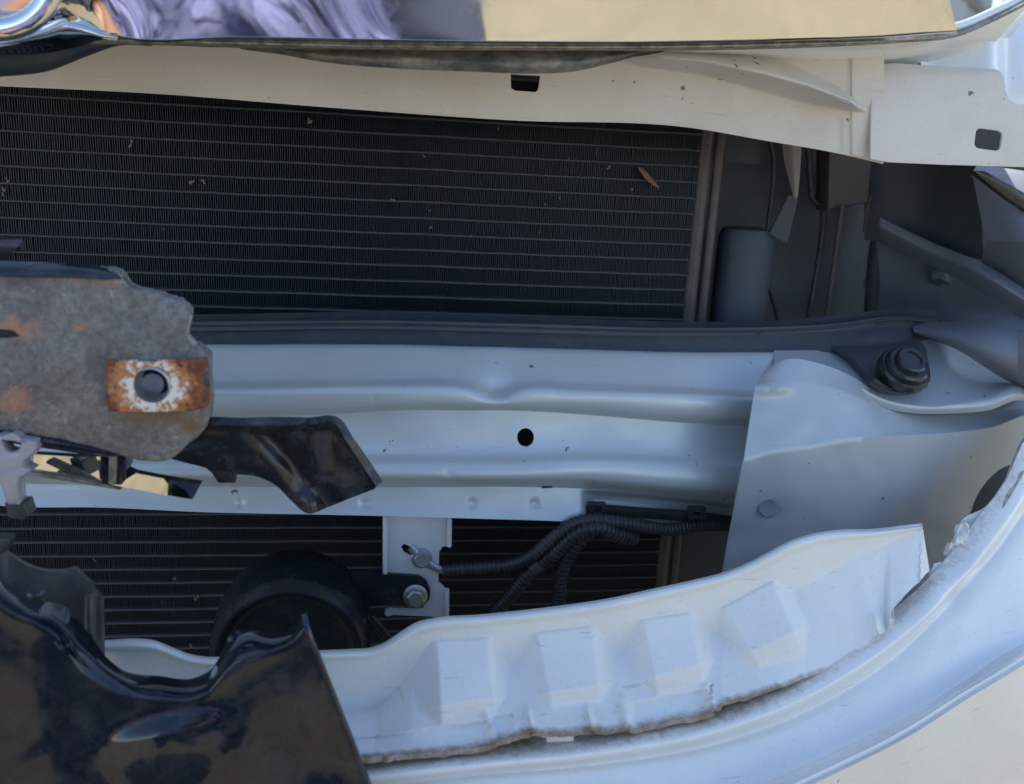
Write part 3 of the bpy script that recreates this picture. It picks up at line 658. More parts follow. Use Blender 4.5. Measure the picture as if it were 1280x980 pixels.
horn = lathe('horn', hc, hax, [(0.012, -0.046), (0.022, -0.043), (hr*0.80, -0.039), (hr*0.96, -0.032), (hr, -0.022), (hr, -0.010), (hr*0.985, 0.004), (hr*0.95, 0.0095), (hr*0.90, 0.0118), (hr*0.885, 0.0135), (hr*0.855, 0.0135), (hr*0.835, 0.011), (hr*0.78, 0.0075), (hr*0.70, 0.006), (hr*0.3, 0.009), (hr*0.12, 0.0105), (0, 0.0105)], M['horn'], car, 56, 'round black horn in front of the lower condenser', ang=50)
for i in range(3):
    sweep('horn_lead', [(452+6*i, 770, .44), (470+6*i, 790, .44), (490+5*i, 812, .445)], 0.0016, M['loom'], horn, n=8, seg=12)
# wiring loom
har = sweep('wiring_loom', [(925, 660, .475), (905, 656, .47), (872, 657, .462), (835, 662, .455), (800, 657, .450), (765, 652, .448), (738, 650, .446), (712, 657, .446), (690, 673, .446), (668, 692, .447), (640, 705, .449), (610, 709, .450), (580, 711, .451), (553, 713, .4505)],
            0.0036, M['loom'], car, n=12, seg=420, rib=0.16, pitch=0.0026, label='black corrugated wiring loom clipped below the beam')
sweep('loom_branch', [(792, 672, .452), (770, 668, .446), (745, 660, .443), (720, 668, .444), (692, 692, .447), (662, 716, .452), (640, 742, .458), (612, 772, .468)], 0.0042, M['loom'], har, n=12, seg=340, rib=0.18, pitch=0.0028)
sweep('loom_branch', [(752, 656, .447), (733, 668, .446), (714, 688, .447), (703, 712, .451), (699, 740, .457), (697, 772, .465)], 0.0040, M['loom'], har, n=12, seg=260, rib=0.22, pitch=0.0034)
lathe('tape_wrap', P(672, 706, .450), (P(660, 718, .452)-P(690, 694, .447)), [(0.0046, -0.003), (0.0048, -0.002), (0.0048, 0.003), (0.0046, 0.004)], M['rubber'], har, 16)
cl = loft('loom_rail', [[(738, 629, .462), (800, 634, .463), (860, 638, .465), (925, 646, .472)], [(738, 633, .458), (800, 638, .459), (860, 642, .461), (925, 650, .468)], [(738, 646, .459), (800, 648, .460), (860, 652, .462), (925, 660, .469)]], 40, 8, M['loom'], car, 0.004, None, 'black plastic rail holding the wiring loom')
for (x, y) in ((747, 637), (872, 642)):
    plate('rail_clip', roundrect(x-11, y-8, x+11, y+8, 2), 0.4555, 0.003, M['loom'], cl, holes=[roundrect(x-5, y-3.5, x+5, y+3, 1)], bevel=0.8)

# ------------------------------------------------------------------ bumper cover
l0 = [(1330, 470, .47), (1300, 522, .452), (1280, 552, .440), (1252, 610, .418), (1226, 642, .404), (1190, 690, .388), (1150, 738, .370), (1080, 800, .350), (1000, 852, .334), (900, 893, .322), (740, 925, .312), (600, 942, .308), (445, 962, .306), (250, 990, .306), (-60, 1030, .306)]
l1 = [(1345, 500, .462), (1316, 555, .444), (1297, 590, .430), (1266, 640, .406), (1238, 678, .390), (1204, 718, .374), (1164, 762, .357), (1092, 824, .338), (1010, 874, .324), (905, 915, .312), (742, 946, .302), (602, 960, .298), (448, 978, .296), (250, 1006, .296), (-60, 1046, .296)]
l2 = [(1352, 512, .466), (1322, 568, .447), (1302, 603, .432), (1270, 652, .409), (1243, 690, .393), (1209, 728, .377), (1170, 772, .360), (1100, 834, .341), (1016, 884, .327), (908, 925, .315), (744, 955, .305), (603, 968, .301), (449, 986, .299), (250, 1014, .299), (-60, 1054, .299)]
l3 = [(1362, 530, .462), (1332, 590, .440), (1312, 626, .424), (1282, 672, .402), (1256, 706, .387), (1222, 746, .371), (1182, 790, .354), (1112, 852, .335), (1026, 900, .321), (916, 940, .309), (750, 968, .300), (606, 980, .296), (450, 998, .294), (250, 1026, .294), (-60, 1066, .294)]
lm = [(1400, 640, .44), (1370, 690, .420), (1345, 720, .404), (1320, 752, .384), (1290, 778, .370), (1250, 812, .355), (1200, 850, .340), (1140, 888, .326), (1050, 936, .310), (940, 985, .297), (770, 1020, .287), (610, 1035, .283), (450, 1050, .281), (250, 1076, .281), (-60, 1116, .281)]
lc0 = [(1440, 660, .42), (1390, 728, .402), (1360, 757, .386), (1330, 782, .369), (1298, 806, .355), (1262, 830, .341), (1206, 864, .327), (1130, 912, .312), (1030, 962, .297), (920, 1010, .284), (760, 1060, .272), (610, 1080, .268), (450, 1098, .266), (250, 1120, .266), (-60, 1160, .266)]
lc1 = [(1444, 672, .420), (1396, 738, .4005), (1366, 767, .384), (1336, 791, .3668), (1304, 815, .3528), (1267, 839, .3388), (1210, 873, .3248), (1133, 921, .3098), (1032, 971, .2948), (922, 1019, .2818), (760, 1068, .2698), (610, 1088, .266), (450, 1106, .264), (250, 1128, .264), (-60, 1168, .264)]
ld = [(1480, 780, .425), (1430, 830, .407), (1404, 852, .390), (1374, 872, .3725), (1344, 894, .3585), (1306, 915, .3445), (1246, 950, .3305), (1166, 1000, .3155), (1056, 1054, .3005), (936, 1104, .2875), (764, 1150, .2755), (610, 1170, .272), (450, 1190, .27), (250, 1210, .27), (-60, 1250, .27)]
le = [(1540, 960, .45), (1500, 1000, .43), (1470, 1020, .41), (1440, 1040, .39), (1410, 1060, .378), (1370, 1080, .364), (1300, 1120, .35), (1210, 1180, .335), (1090, 1240, .32), (950, 1300, .307), (770, 1350, .295), (610, 1370, .29), (450, 1390, .288), (250, 1410, .288), (-60, 1450, .288)]
def bdirt(px, py, t):
    d = 0.0
    dx = interp([(y, x) for x, y, _ in reversed(l0)][::-1], py) if False else 0
    return (1-sstep(0.02, 0.17, t))*(0.82-0.35*sstep(960, 1100, px))
l0 = [(x, y-13*(1-sstep(1080, 1200, x)), Y+0.0035*(1-sstep(1080, 1200, x))) for x, y, Y in l0]
l1 = [(x, y-5*(1-sstep(1080, 1200, x)), Y) for x, y, Y in l1]
bump_rows = [l0, l1, l2, l3, lm, lc0, lc1, ld, le]
def bwave(x, y, t):
    e = 0.0012*noise.noise(Vector((x*0.008, y*0.008, 21)))*sstep(0.35, 0.5, t)
    # cracked, buckled area under the corner
    e += 0.0030*math.exp(-(((x-1195)+(y-740)*0.25)/16)**2-((y-740)/60)**2)*(0.6+0.4*math.sin(y*0.12))
    return e
bumper = loft('bumper_cover', bump_rows, 260, 96, M['bumper'], car, 0.003, bwave, 'glossy white bumper cover curving up to the right', dirt=bdirt, ang=60)

# broken inner edge of the bumper with its moulded bosses
e_top = [(100, 803), (130, 803), (170, 801), (192, 803), (215, 812), (236, 820), (252, 823), (300, 823), (395, 816), (440, 814), (465, 812), (482, 805), (500, 793), (520, 781), (545, 775), (600, 771), (640, 767), (700, 760), (760, 751), (820, 738), (870, 727), (905, 718), (935, 706), (960, 693), (985, 680), (1020, 669), (1050, 665), (1090, 664), (1125, 660), (1153, 657)]
e_bot = [(100, 985), (200, 975), (300, 966), (445, 948), (520, 942), (580, 937), (612, 932), (630, 924), (650, 918), (700, 916), (740, 914), (790, 912), (840, 902), (890, 890), (902, 881), (940, 870), (1000, 851), (1040, 836), (1066, 826), (1090, 803), (1101, 794), (1108, 790), (1112, 770), (1130, 745), (1150, 726), (1162, 713)]
e_top2 = [p for p in e_top]
ytop = [(100, .338), (400, .338), (640, .342), (760, .345), (900, .352), (1000, .360), (1160, .385)]
ybot = [(100, .300), (400, .300), (640, .304), (760, .308), (900, .318), (1000, .330), (1100, .345), (1165, .372)]
bosses = [  # four corners: top-left, top-right, bottom-right, bottom-left
    [(546, 802), (610, 798), (617, 872), (551, 882)], [(672, 792), (740, 784), (748, 856), (686, 866)], [(803, 776), (862, 767), (874, 830), (818, 846)], [(905, 760), (965, 728), (992, 790), (938, 815)]]
valley = [(100, 905), (395, 897), (470, 890), (515, 846), (545, 880), (600, 880), (641, 828), (672, 866), (745, 850), (766, 812), (800, 846), (875, 826), (898, 790), (930, 820), (990, 790), (1000, 735), (1080, 690), (1153, 664)]
vtop = [(100, 905), (395, 897), (470, 888), (515, 846), (641, 828), (766, 812), (898, 790), (960, 765), (1000, 735), (1080, 690), (1153, 662)]
def smin(a, b, k=0.0012):
    h = max(0.0, min(1.0, 0.5+0.5*(b-a)/k)); return b*(1-h)+a*h-k*h*(1-h)
def shelfY(px, py, t):
    # upright wall above, near-level shelf below, sloping bosses standing proud of both
    yt, yb = interp(ytop, px), interp(ybot, px); cur = yt+(yb-yt)*t; yw = yt-0.001
    bt = interp(e_bot, px) if px < 1150 else 720
    vy = interp(vtop, px)
    want = smin(yw, yw-(yw-yb)*(py-vy)/max(20.0, bt-vy), 0.0007)
    for q in bosses:
        if not (min(p[0] for p in q)-60 < px < max(p[0] for p in q)+60): continue
        ds = []
        for k in range(4):
            ax_, ay = q[k]; bx, by = q[(k+1) % 4]; L = math.hypot(bx-ax_, by-ay)
            ds.append(((bx-ax_)*(py-ay)-(by-ay)*(px-ax_))/L)
        td, rd, bd_, ld_ = ds
        slope = 0.0225/78
        yb_ = yw-0.0015-slope*td                                # face of the boss: leans out towards its foot
        yb_ += max(0.0, -ld_)*0.00036+max(0.0, -rd)*0.00044      # flanks
        yb_ += max(0.0, -bd_)*0.00026                            # foot
        if td < 0: yb_ += -td*0.0009
        want = smin(want, yb_, 0.0015)
    if t < 0.045: want -= 0.0025*math.sin(math.pi*t/0.045*0.5)
    elif t < 0.09: want -= 0.0025*(1-sstep(0.045, 0.09, t))
    for rx, ry, rw in ((612, 905, 5), (663, 900, 3), (738, 898, 3), (781, 885, 6), (887, 870, 5), (1097, 782, 5)):
        want -= 0.0028*math.exp(-((px-rx-(py-ry)*0.25)/rw)**2)*sstep(ry-22, ry-8, py)
    if t > 0.80 and px < 640 or (t > 0.80 and 790 < px < 890): want += 0.0022*sstep(0.80, 0.825, t)-0.0030*sstep(0.93, 1.0, t)
    want += 0.0005*noise.noise(Vector((px*0.02, py*0.02, 5)))
    return want-cur
def shelfdirt(px, py, t):
    d = 0.62*sstep(0.92, 1.0, t)*(1-0.35*sstep(1000, 1100, px))+0.16*sstep(0.72, 0.86, t)*(1-sstep(950, 1050, px))
    for rx, ry in ((612, 905), (663, 905), (738, 898), (781, 885), (887, 865), (1085, 775)):
        d += 0.20*math.exp(-((px-rx+4)/14)**2-((py-ry)/22)**2)
    return d
def jag(pts, amp, sd):
    r = random.Random(sd); out = catmull(pts, 160)
    return [(x, y+r.uniform(-amp, amp)) for x, y in out]
rowT = [(x, y, interp(ytop, x)) for x, y in catmull(e_top, 200)]
rowB = [(x, y, interp(ybot, x)) for x, y in jag(e_bot, 1.2, 4)]
inner = loft('bumper_inner_edge', [rowT, rowB], 460, 90, M['shelf'], car, 0.0024, shelfY, 'broken white inner edge of the bumper with four square bosses', dirt=shelfdirt, ang=70)
# top lip turned back
loft('inner_edge_lip', [[(x, y+0.4, interp(ytop, x)+0.0006) for x, y in catmull(e_top, 120)], [(x, y-3.0, interp(ytop, x)+0.008) for x, y in catmull(e_top, 120)]], 200, 3, M['shelf'], inner, 0.002)
# broken clip tongues and splinters at the crack
sp_ = loft('torn_bumper_lip', [[(1302, 514, .455), (1281, 548, .4435), (1256, 600, .424), (1232, 633, .410), (1201, 652, .404), (1196, 664, .399)], [(1306, 540, .447), (1286, 578, .432), (1262, 622, .412), (1240, 650, .402), (1216, 664, .397), (1203, 676, .394)]], 60, 8, M['shelf'], bumper, 0.0026,
     lambda x, y, t: 0.0012*noise.noise(Vector((x*0.08, y*0.08, 1))), 'torn dirty upper lip of the bumper', dirt=lambda x, y, t: 0.25+0.5*t)
loft('splinter', [[(1204, 650, .398), (1192, 672, .393), (1184, 690, .390), (1170, 722, .384)], [(1211, 660, .394), (1206, 688, .389), (1196, 705, .386), (1177, 728, .381)]], 24, 6, M['shelf'], bumper, 0.002, lambda x, y, t: 0.003*noise.noise(Vector((x*0.15, y*0.15, 4))), dirt=lambda x, y, t: 0.1)
loft('splinter', [[(1168, 704, .384), (1163, 716, .380), (1161, 728, .377)], [(1178, 702, .384), (1173, 716, .380), (1167, 731, .376)]], 14, 5, M['shelf'], bumper, 0.002, None, dirt=lambda x, y, t: 0.1)
plate('clip_tongue', [(682, 917), (718, 914), (717, 929), (684, 931)], .309, 0.003, M['shelf'], bumper, bevel=0.8)
plate('clip_tongue', [(462, 962), (520, 960), (522, 990), (462, 990)], .3015, 0.004, M['shelf'], bumper, bevel=0.8)

# ------------------------------------------------------------------ loose broken grille bracket on the left
n = NT('weathered_grey_composite')
f = n.ramp(n.noise(48, 8, 0.75, dist=0.6), 0.36, 0.66); f2 = n.ramp(n.noise(330, 6, 0.8), 0.40, 0.62)
col = n.mix(f, (0.20, 0.19, 0.19), (0.42, 0.385, 0.335)); col = n.mix(n.math('MULTIPLY', f2, 0.7), col, (0.12, 0.11, 0.11))
col = n.mix(n.math('MULTIPLY', n.ramp(n.noise(170, 4, 0.7, dist=1.0), 0.60, 0.72), 0.6), col, (0.62, 0.57, 0.47))
nz = n.noise(110, 6, 0.75, dist=0.8)
for (px, py, r, sc) in ((126, 353, 20, (0.28, 1, 2.0)), (20, 412, 20, (0.5, 1, 1)), (18, 498, 24, (0.7, 1, 1.0)), (100, 410, 7, (0.6, 1, 1)), (200, 522, 16, (0.20, 1, 1.2)), (235, 535, 16, (0.5, 1, 1))):
    c = P(px, py, .335)
    k = n.near(c, 0.0, r*0.00042, sc); k = n.ramp(n.math('ADD', n.math('MULTIPLY', k, 0.9), n.math('MULTIPLY', n.math('SUBTRACT', nz, 0.5), 1.8)), 0.32, 0.75)
    k = n.math('MULTIPLY', k, n.near(c, r*0.0002, r*0.0006, sc))
    col = n.mix(n.math('MULTIPLY', k, 0.85), col, (0.60, 0.30, 0.18) if py < 515 else (0.25, 0.15, 0.08))
n.set('Base Color', col); n.set('Roughness', 0.8); n.bump(n.noise(240, 7, 0.78), 0.9, 0.0016); M['composite'] = n.m
n = NT('rusted_spring_nut')
c0 = P(190, 481, .329); v = n.t.nodes.new('ShaderNodeVectorMath'); v.operation = 'DISTANCE'; n.t.links.new(n.tc, v.inputs[0]); v.inputs[1].default_value = c0
nz = n.noise(260, 6, 0.7)
ring = n.math('ADD', v.outputs['Value'], n.math('MULTIPLY', n.math('SUBTRACT', n.noise(190, 7, 0.8), 0.5), 0.019))
pale = n.math('MULTIPLY', n.ramp(ring, 0.0122, 0.0100), n.ramp(nz, 0.42, 0.52))
col = n.mix(n.ramp(n.noise(380, 4, 0.7), 0.4, 0.65), (0.27, 0.085, 0.035), (0.10, 0.032, 0.02))
halo = n.math('MULTIPLY', n.ramp(ring, 0.0150, 0.0130), 0.85); col = n.mix(halo, col, (0.55, 0.22, 0.075)); col = n.mix(pale, col, (0.84, 0.80, 0.74))
n.set('Base Color', col); n.set('Roughness', 0.65); n.bump(nz, 0.5, 0.0008); M['rust'] = n.m

M['lilacclip'] = plastic('pale_grey_gloss_clip', (0.40, 0.38, 0.42), 0.25, 0.25, (0.2, 0.18, 0.17), coat=0.6)
gb = thing('broken_grille_bracket', P(100, 460, .335), 'snapped grey grille bracket with a rusted clip, poking in at left', 'bracket')
cpts = [(-70, 340), (0, 343), (80, 345), (150, 347), (157, 352), (164, 364), (182, 368), (203, 373), (222, 380), (236, 392), (234, 404), (231, 417), (238, 428), (247, 434), (258, 440), (263, 452), (262, 470), (264, 490), (262, 512), (259, 528), (248, 543), (232, 554), (218, 567), (206, 572), (180, 572), (150, 566), (100, 556), (60, 546), (0, 537), (-70, 530)]
r_ = random.Random(3)
cpts2 = []
for a, b in zip(cpts, cpts[1:]+cpts[:1]):
    cpts2.append(a); k = max(1, int(math.dist(a, b)//7))
    for i in range(1, k):
        t = i/k; cpts2.append((a[0]+(b[0]-a[0])*t+r_.uniform(-.7, .7), a[1]+(b[1]-a[1])*t+r_.uniform(-.7, .7)))
# plate as a sheet with relief
ctop = [(-70, 340), (0, 343), (80, 345), (150, 347), (160, 360), (182, 368), (203, 373), (222, 380), (236, 392), (231, 417), (240, 429), (252, 435), (262, 444)]
cbot = [(-70, 530), (0, 537), (60, 546), (100, 556), (150, 566), (180, 572), (206, 572), (218, 567), (232, 554), (248, 543), (259, 528), (264, 500)]
comp = loft('bracket_plate', [[(x, y, .345) for x, y in jag(ctop, 1.8, 1)], [(x, y+4, .3385) for x, y in jag(ctop, 1.2, 1)], [(x, (y+yy)/2, .334) for (x, y), (xx, yy) in zip(jag(ctop, 0, 1), jag(cbot, 0, 2))], [(x, y-5, .336) for x, y in jag(cbot, 1.0, 2)], [(x, y, .342) for x, y in jag(cbot, 1.8, 2)]],
            130, 48, M['composite'], gb, 0.006, lambda x, y, t: 0.0020*noise.noise(Vector((x*0.02, y*0.02, 9)))+0.0007*noise.noise(Vector((x*0.09, y*0.09, 3)))-0.003*math.exp(-((x-60)/50)**2-((y-470)/60)**2), 'weathered grey fibrous plate with rust stains', back=True)
cut(comp, lambda: prism_px(circle(190, 481, 27), 0.30, 0.38))
cut(comp, lambda: prism_px([(-5, 413), (8, 408), (24, 409), (34, 416), (20, 419), (-5, 420)], 0.30, 0.38))
nutp = [(132, 451), (170, 451), (172, 453), (195, 453), (197, 451), (240, 449), (258, 447), (260, 455), (257, 462), (254, 468), (254, 478), (256, 484), (260, 487), (262, 495), (260, 508), (240, 514), (190, 515), (137, 515), (134, 510)]
nut = plate('spring_nut', nutp, .3285, 0.0022, M['rust'], gb, holes=[circle(190, 481, 24, 23)], bevel=1.2, label='orange rusted sheet metal clip nut with a pale worn centre')
lathe('threaded_collar', P(190, 481, .331), (0, -1, 0), [(0.0072, -0.018), (0.0076, 0.0018), (0.0066, 0.0022), (0.0058, 0.0005), (0.0056, -0.018)], M['steel'], nut, 30)
lathe('screw_end', P(195, 477, .345), (0.0, -1, 0.05), [(0.0046, -0.012), (0.0046, 0.0035), (0.004, 0.0045), (0, 0.0045)], M['steel'], nut, 24)
loft('upper_edge_strip', [[(-70, 322, .3405), (0, 326, .3405), (60, 328, .3405), (110, 331, .3405), (143, 337, .341)], [(-70, 332, .3370), (0, 335, .3370), (60, 337, .3370), (115, 339, .3372), (148, 344, .3385)], [(-70, 341, .3358), (0, 344, .3358), (60, 345, .3358), (118, 347, .3362), (152, 349, .338)]], 40, 12, M['black'], gb, 0.003, None, 'glossy blue-black strip along the bracket top')
loft('upper_tab', [[(-70, 294, .350), (0, 299, .350), (29, 299, .350)], [(-70, 303, .344), (0, 308, .344), (22, 309, .344)], [(-70, 330, .350), (0, 327, .350), (6, 326, .350)]], 16, 10, M['blackgrey'], gb, 0.003)
# faint light chip at the broken edge
plate('chipped_edge', [(228, 388), (240, 396), (236, 408), (233, 418), (246, 430), (240, 434), (229, 428)], .340, 0.003, M['lilacclip'], gb)
# black arm with folds
armo_t = [(196, 560), (215, 548), (236, 536), (257, 532), (300, 532), (350, 531), (395, 530), (417, 528), (432, 550), (450, 577), (470, 608)]
armo_b = [(196, 566), (210, 572), (250, 583), (285, 592), (325, 597), (345, 607), (365, 627), (385, 642), (410, 634), (440, 622), (469, 611)]
def armY(x, y, t):
    e = 0.006*math.exp(-((x-350-(y-560)*0.9)/20)**2)*sstep(535, 545, y)-0.004*math.exp(-((x-392)/14)**2)
    e += 0.0015*noise.noise(Vector((x*0.03, y*0.03, 6)))
    e -= 0.004*(1-sstep(0.0, 0.10, t))
    return e
black_arm = loft('black_arm', [[(x, y, .341+0.00004*(x-200)) for x, y in armo_t], [(x, y, .349+0.00004*(x-200)) for x, y in armo_b]], 110, 36, M['blackdust'], gb, 0.0035, armY, 'dusty black plastic arm ending in a broken point')
plate('arm_hook', [(250, 580), (296, 592), (294, 604), (273, 604), (264, 591)], .352, 0.004, M['blackdust'], black_arm)
# bright strip and its clip
st_t = [(43, 568), (90, 571), (150, 578), (160, 587), (188, 595), (210, 599), (222, 601), (236, 603), (251, 605)]
st_b = [(40, 589), (90, 595), (150, 608), (160, 610), (188, 615), (205, 619), (215, 620), (226, 622), (241, 624)]
sy = lambda x: .3560-0.00009*(x-40)
chs = loft('bright_strip', [[(x, y, sy(x)) for x, y in st_t], [(x, y, sy(x)+0.0010) for x, y in st_b]], 60, 6, M['chrome'], gb, 0.004, None, 'short broken mirror strip below the bracket', back=True)
plate('strip_underside', [(38, 590), (100, 599), (150, 610), (150, 613), (90, 603), (36, 594)], .348, 0.004, M['hem'], chs)
stc = plate('strip_clip', [(124, 566), (156, 568), (158, 588), (152, 590), (151, 607), (126, 606)], .339, 0.010, M['black'], gb, bevel=1.5)
plate('clip_rib', [(136, 570), (146, 571), (144, 606), (135, 606)], .3375, 0.003, M['hem'], stc)
loft('lower_rail', [[(-70, 533, .338), (0, 535, .338), (60, 542, .338), (120, 556, .339), (158, 566, .340)], [(-70, 545, .334), (0, 546, .334), (60, 553, .334), (120, 563, .335), (158, 571, .338)], [(-70, 552, .340), (0, 553, .340), (60, 561, .340), (120, 570, .340), (158, 574, .341)]], 40, 10, M['blackdust'], gb, 0.003)
yo = [(-40, 556), (-2, 545), (44, 552), (46, 562), (38, 572), (30, 577), (29, 584), (40, 589), (33, 594), (25, 598), (22, 610), (24, 632), (8, 632), (4, 618), (0, 606), (-4, 598), (-40, 600)]
yc_ = plate('forked_clip', yo, .330, 0.008, M['lilacclip'], gb, holes=[circle(14, 555, 11, 11, 20)], bevel=2.5, label='pale glossy forked clip at the left edge')
plate('clip_foot', [(5, 630), (31, 629), (36, 645), (28, 651), (10, 648)], .331, 0.008, M['blackgrey'], yc_, bevel=1.5)

# ------------------------------------------------------------------ loose black grille panel at lower left
gp = thing('broken_grille_piece', P(200, 940, .27), 'glossy black broken grille piece with a wavy rim, standing at lower left', 'grille piece')
w_up = [(-80, 690), (-30, 700), (0, 722), (20, 738), (45, 754), (62, 753), (78, 756), (96, 774), (116, 798), (130, 818), (155, 838), (200, 845), (240, 848), (262, 838), (274, 822), (284, 802), (296, 791), (312, 787), (340, 791), (362, 785), (376, 768)]
w_lo = [(-80, 735), (-30, 745), (0, 763), (25, 777), (58, 788), (80, 804), (98, 832), (114, 853), (136, 866), (160, 873), (185, 877), (210, 880), (236, 879), (256, 871), (275, 854), (290, 841), (302, 833), (322, 824), (340, 817), (365, 806), (385, 788)]
w_md = [((a+c)/2, (b+d)/2) for (a, b), (c, d) in zip(w_up, w_lo)]
p_bt = [(-80, 1130), (-30, 1130), (20, 1130), (60, 1130), (100, 1130), (140, 1130), (180, 1130), (220, 1130), (260, 1130), (290, 1130), (320, 1130), (340, 1130), (355, 1130), (370, 1130), (385, 1130), (400, 1130), (420, 1130), (440, 1130), (470, 1130), (495, 1130), (522, 1130)]
p_m1 = [(a+(c-a)*0.12, b+(d-b)*0.12) for (a, b), (c, d) in zip(w_lo, p_bt)]
def panelY(x, y, t):
    e = 0
    u_ = (x-208)*0.966+(y-922)*-0.259; v_ = (x-208)*0.259+(y-922)*0.966            # rounded lobe, tilted a little
    q_ = (u_/120)**2+(v_/(40 if v_ < 0 else 95))**2
    e -= 0.0042*max(0.0, 1-q_)**3.0
    e += 0.0006*noise.noise(Vector((x*0.008, y*0.008, 4)))
    return e
face = loft('panel_face', [[(x, y, .2850) for x, y in w_lo], [(x, y, .2845) for x, y in p_m1], [(x, y, .2820) for x, y in [((a+c)/2, (b+d)/2) for (a, b), (c, d) in zip(w_lo, p_bt)]], [(x, y, .278) for x, y in p_bt]], 200, 90, M['black'], gp, 0.003, panelY, 'glossy black face mirroring the ground')
loft('wavy_rim', [[(x, y, .306) for x, y in w_up], [(x, y*0.5+yy*0.5, .295) for (x, y), (xx, yy) in zip(w_up, w_md)], [(x, y, .2885) for x, y in w_md], [(x, y*0.3+yy*0.7, .2838) for (x, y), (xx, yy) in zip(w_md, w_lo)], [(x, y, .2850) for x, y in w_lo]], 200, 24, M['black'], gp, 0.0025, None, 'rolled wavy black rim catching blue sky')
sweep('panel_edge', [(380, 768, .2890), (386, 792, .2848), (402, 832, .2843), (424, 890, .2834), (446, 945, .2824), (466, 995, .2816)], 0.0011, M['black'], gp, n=10, seg=40)
tb = loft('rear_tab', [[(-60, 676, .330), (0, 680, .330), (12, 692, .330), (45, 711, .330), (72, 714, .330), (92, 711, .330), (110, 726, .330), (127, 742, .330), (131, 770, .330)], [(-60, 760, .322), (0, 770, .322), (12, 790, .322), (40, 800, .322), (60, 820, .322), (80, 830, .322), (100, 835, .322), (122, 838, .322), (131, 842, .322)]], 60, 20, M['blackgrey'], gp, 0.004, lambda x, y, t: 0.006*sstep(118, 128, x), 'grey dusty tab behind the wavy rim')
plate('tab_tip', [(-20, 672), (14, 675), (8, 690), (-20, 700)], .318, 0.006, M['blackgrey'], tb, bevel=2)
lathe('peg', P(48, 748, .320), (0, -0.3, 0.95), [(0.0034, -0.006), (0.0034, 0.004), (0.0028, 0.0048), (0, 0.0048)], M['blackgrey'], tb, 20)
sweep('rib', [(113, 744, .321), (113, 790, .318)], 0.0022, M['blackgrey'], tb, n=12, seg=10)
loft('rim_ear', [[(283, 815, .300), (286, 796, .302), (298, 788, .304), (320, 787, .304)], [(290, 822, .296), (298, 806, .297), (312, 799, .298), (330, 797, .298)]], 16, 6, M['black'], gp, 0.002)

# ------------------------------------------------------------------ rest of the car that shades the bay (hood carries on above)
box('bay_side', (-1.40, 0.45, 0.18), (-1.38, 1.5, 0.79), M['duct'], car, 0)
box('firewall', (-1.4, 1.50, 0.15), (0.75, 1.52, 0.835), M['duct'], car, 0)
box('bay_side', (0.60, 0.60, 0.18), (0.62, 1.5, 0.80), M['duct'], car, 0)
box('dark_backing_plate', (0.10, 0.585, 0.20), (0.62, 0.592, 0.60), M['duct'], car, 0)  # dark plate added behind the end plate's round opening to keep it dark
box('radiator_shroud', (-1.0, 0.70, 0.15), (0.62, 0.72, 0.80), M['duct'], car, 0)
box('under_tray', (-1.0, 0.34, 0.18), (0.62, 1.4, 0.20), M['duct'], car, 0)
loft('fender', [[(1420, -60, .56), (1600, -60, .70)], [(1500, 700, .50), (1700, 700, .66)]], 12, 12, M['fender'], car, 0.004)

# ------------------------------------------------------------------ far building and tree seen past the hood corner
M['bwall'] = plastic('grey_blue_render', (0.30, 0.33, 0.37), 0.8, 0.3, (0.38, 0.38, 0.38), scale=1.2, bump=0)
M['broof'] = plastic('dark_roof_sheet', (0.16, 0.17, 0.18), 0.6, 0.3, scale=1)
M['bglass'] = plastic('dark_pane', (0.03, 0.035, 0.04), 0.1, 0.1, scale=1, bump=0)
D0 = 30.0
bl = P(1200, 60, D0); brr = P(1232, 60, D0); zt = P(1215, -12, D0).z
bd = thing('grey_building', (bl.x, D0, 0), 'grey building far behind, seen past the hood corner', 'building')
box('wall', (bl.x, D0, 0), (brr.x, D0+6, zt), M['bwall'], bd, 0)
rf = loft('roof', [[(1196, -12, D0-.2), (1218, -13, D0-.2)], [(1236, 24, D0-.2), (1240, 26, D0-.2)]], 4, 4, M['broof'], bd, 0.2)
wx = (bl.x+brr.x)/2
box('window', (wx-0.25, D0-0.05, zt-1.6), (wx+0.05, D0+0.02, zt-0.9), M['bglass'], bd, 0)
M['leafg'] = plastic('dark_green_leaves', (0.05, 0.075, 0.035), 0.7, 0.4, (0.10, 0.12, 0.06), scale=4)
M['bark'] = plastic('brown_bark', (0.12, 0.09, 0.06), 0.8, 0.3, scale=6)
tc = P(1272, 20, 26.0)
tr = thing('round_tree', (tc.x, 26, 0), 'small leafy tree far behind the hood corner', 'tree')
sweep('trunk', [(tc.x, 26, 0), (tc.x+.05, 26, tc.z*.5), (tc.x, 26, tc.z)], 0.12, M['bark'], tr, world=True, seg=10)
V = []; F = []
for i in range(2500):
    while True:
        v = Vector((random.uniform(-1, 1), random.uniform(-1, 1), random.uniform(-1, 1)))
        if 0.2 < v.length < 1+0.25*noise.noise(v*3): break
    c = tc+Vector((v.x*0.75, v.y*0.9, v.z*1.1-0.35)); a = Vector((random.gauss(0, 1), random.gauss(0, 1), random.gauss(0, 1))).normalized()*0.06; b = a.orthogonal().normalized()*0.04
    k = len(V); V += [c-a, c+b, c+a, c-b]; F.append((k, k+1, k+2, k+3))
me = bpy.data.meshes.new('crown'); me.from_pydata([tuple(v) for v in V], [], F); mobj('crown', me, M['leafg'], tr, smooth=False)

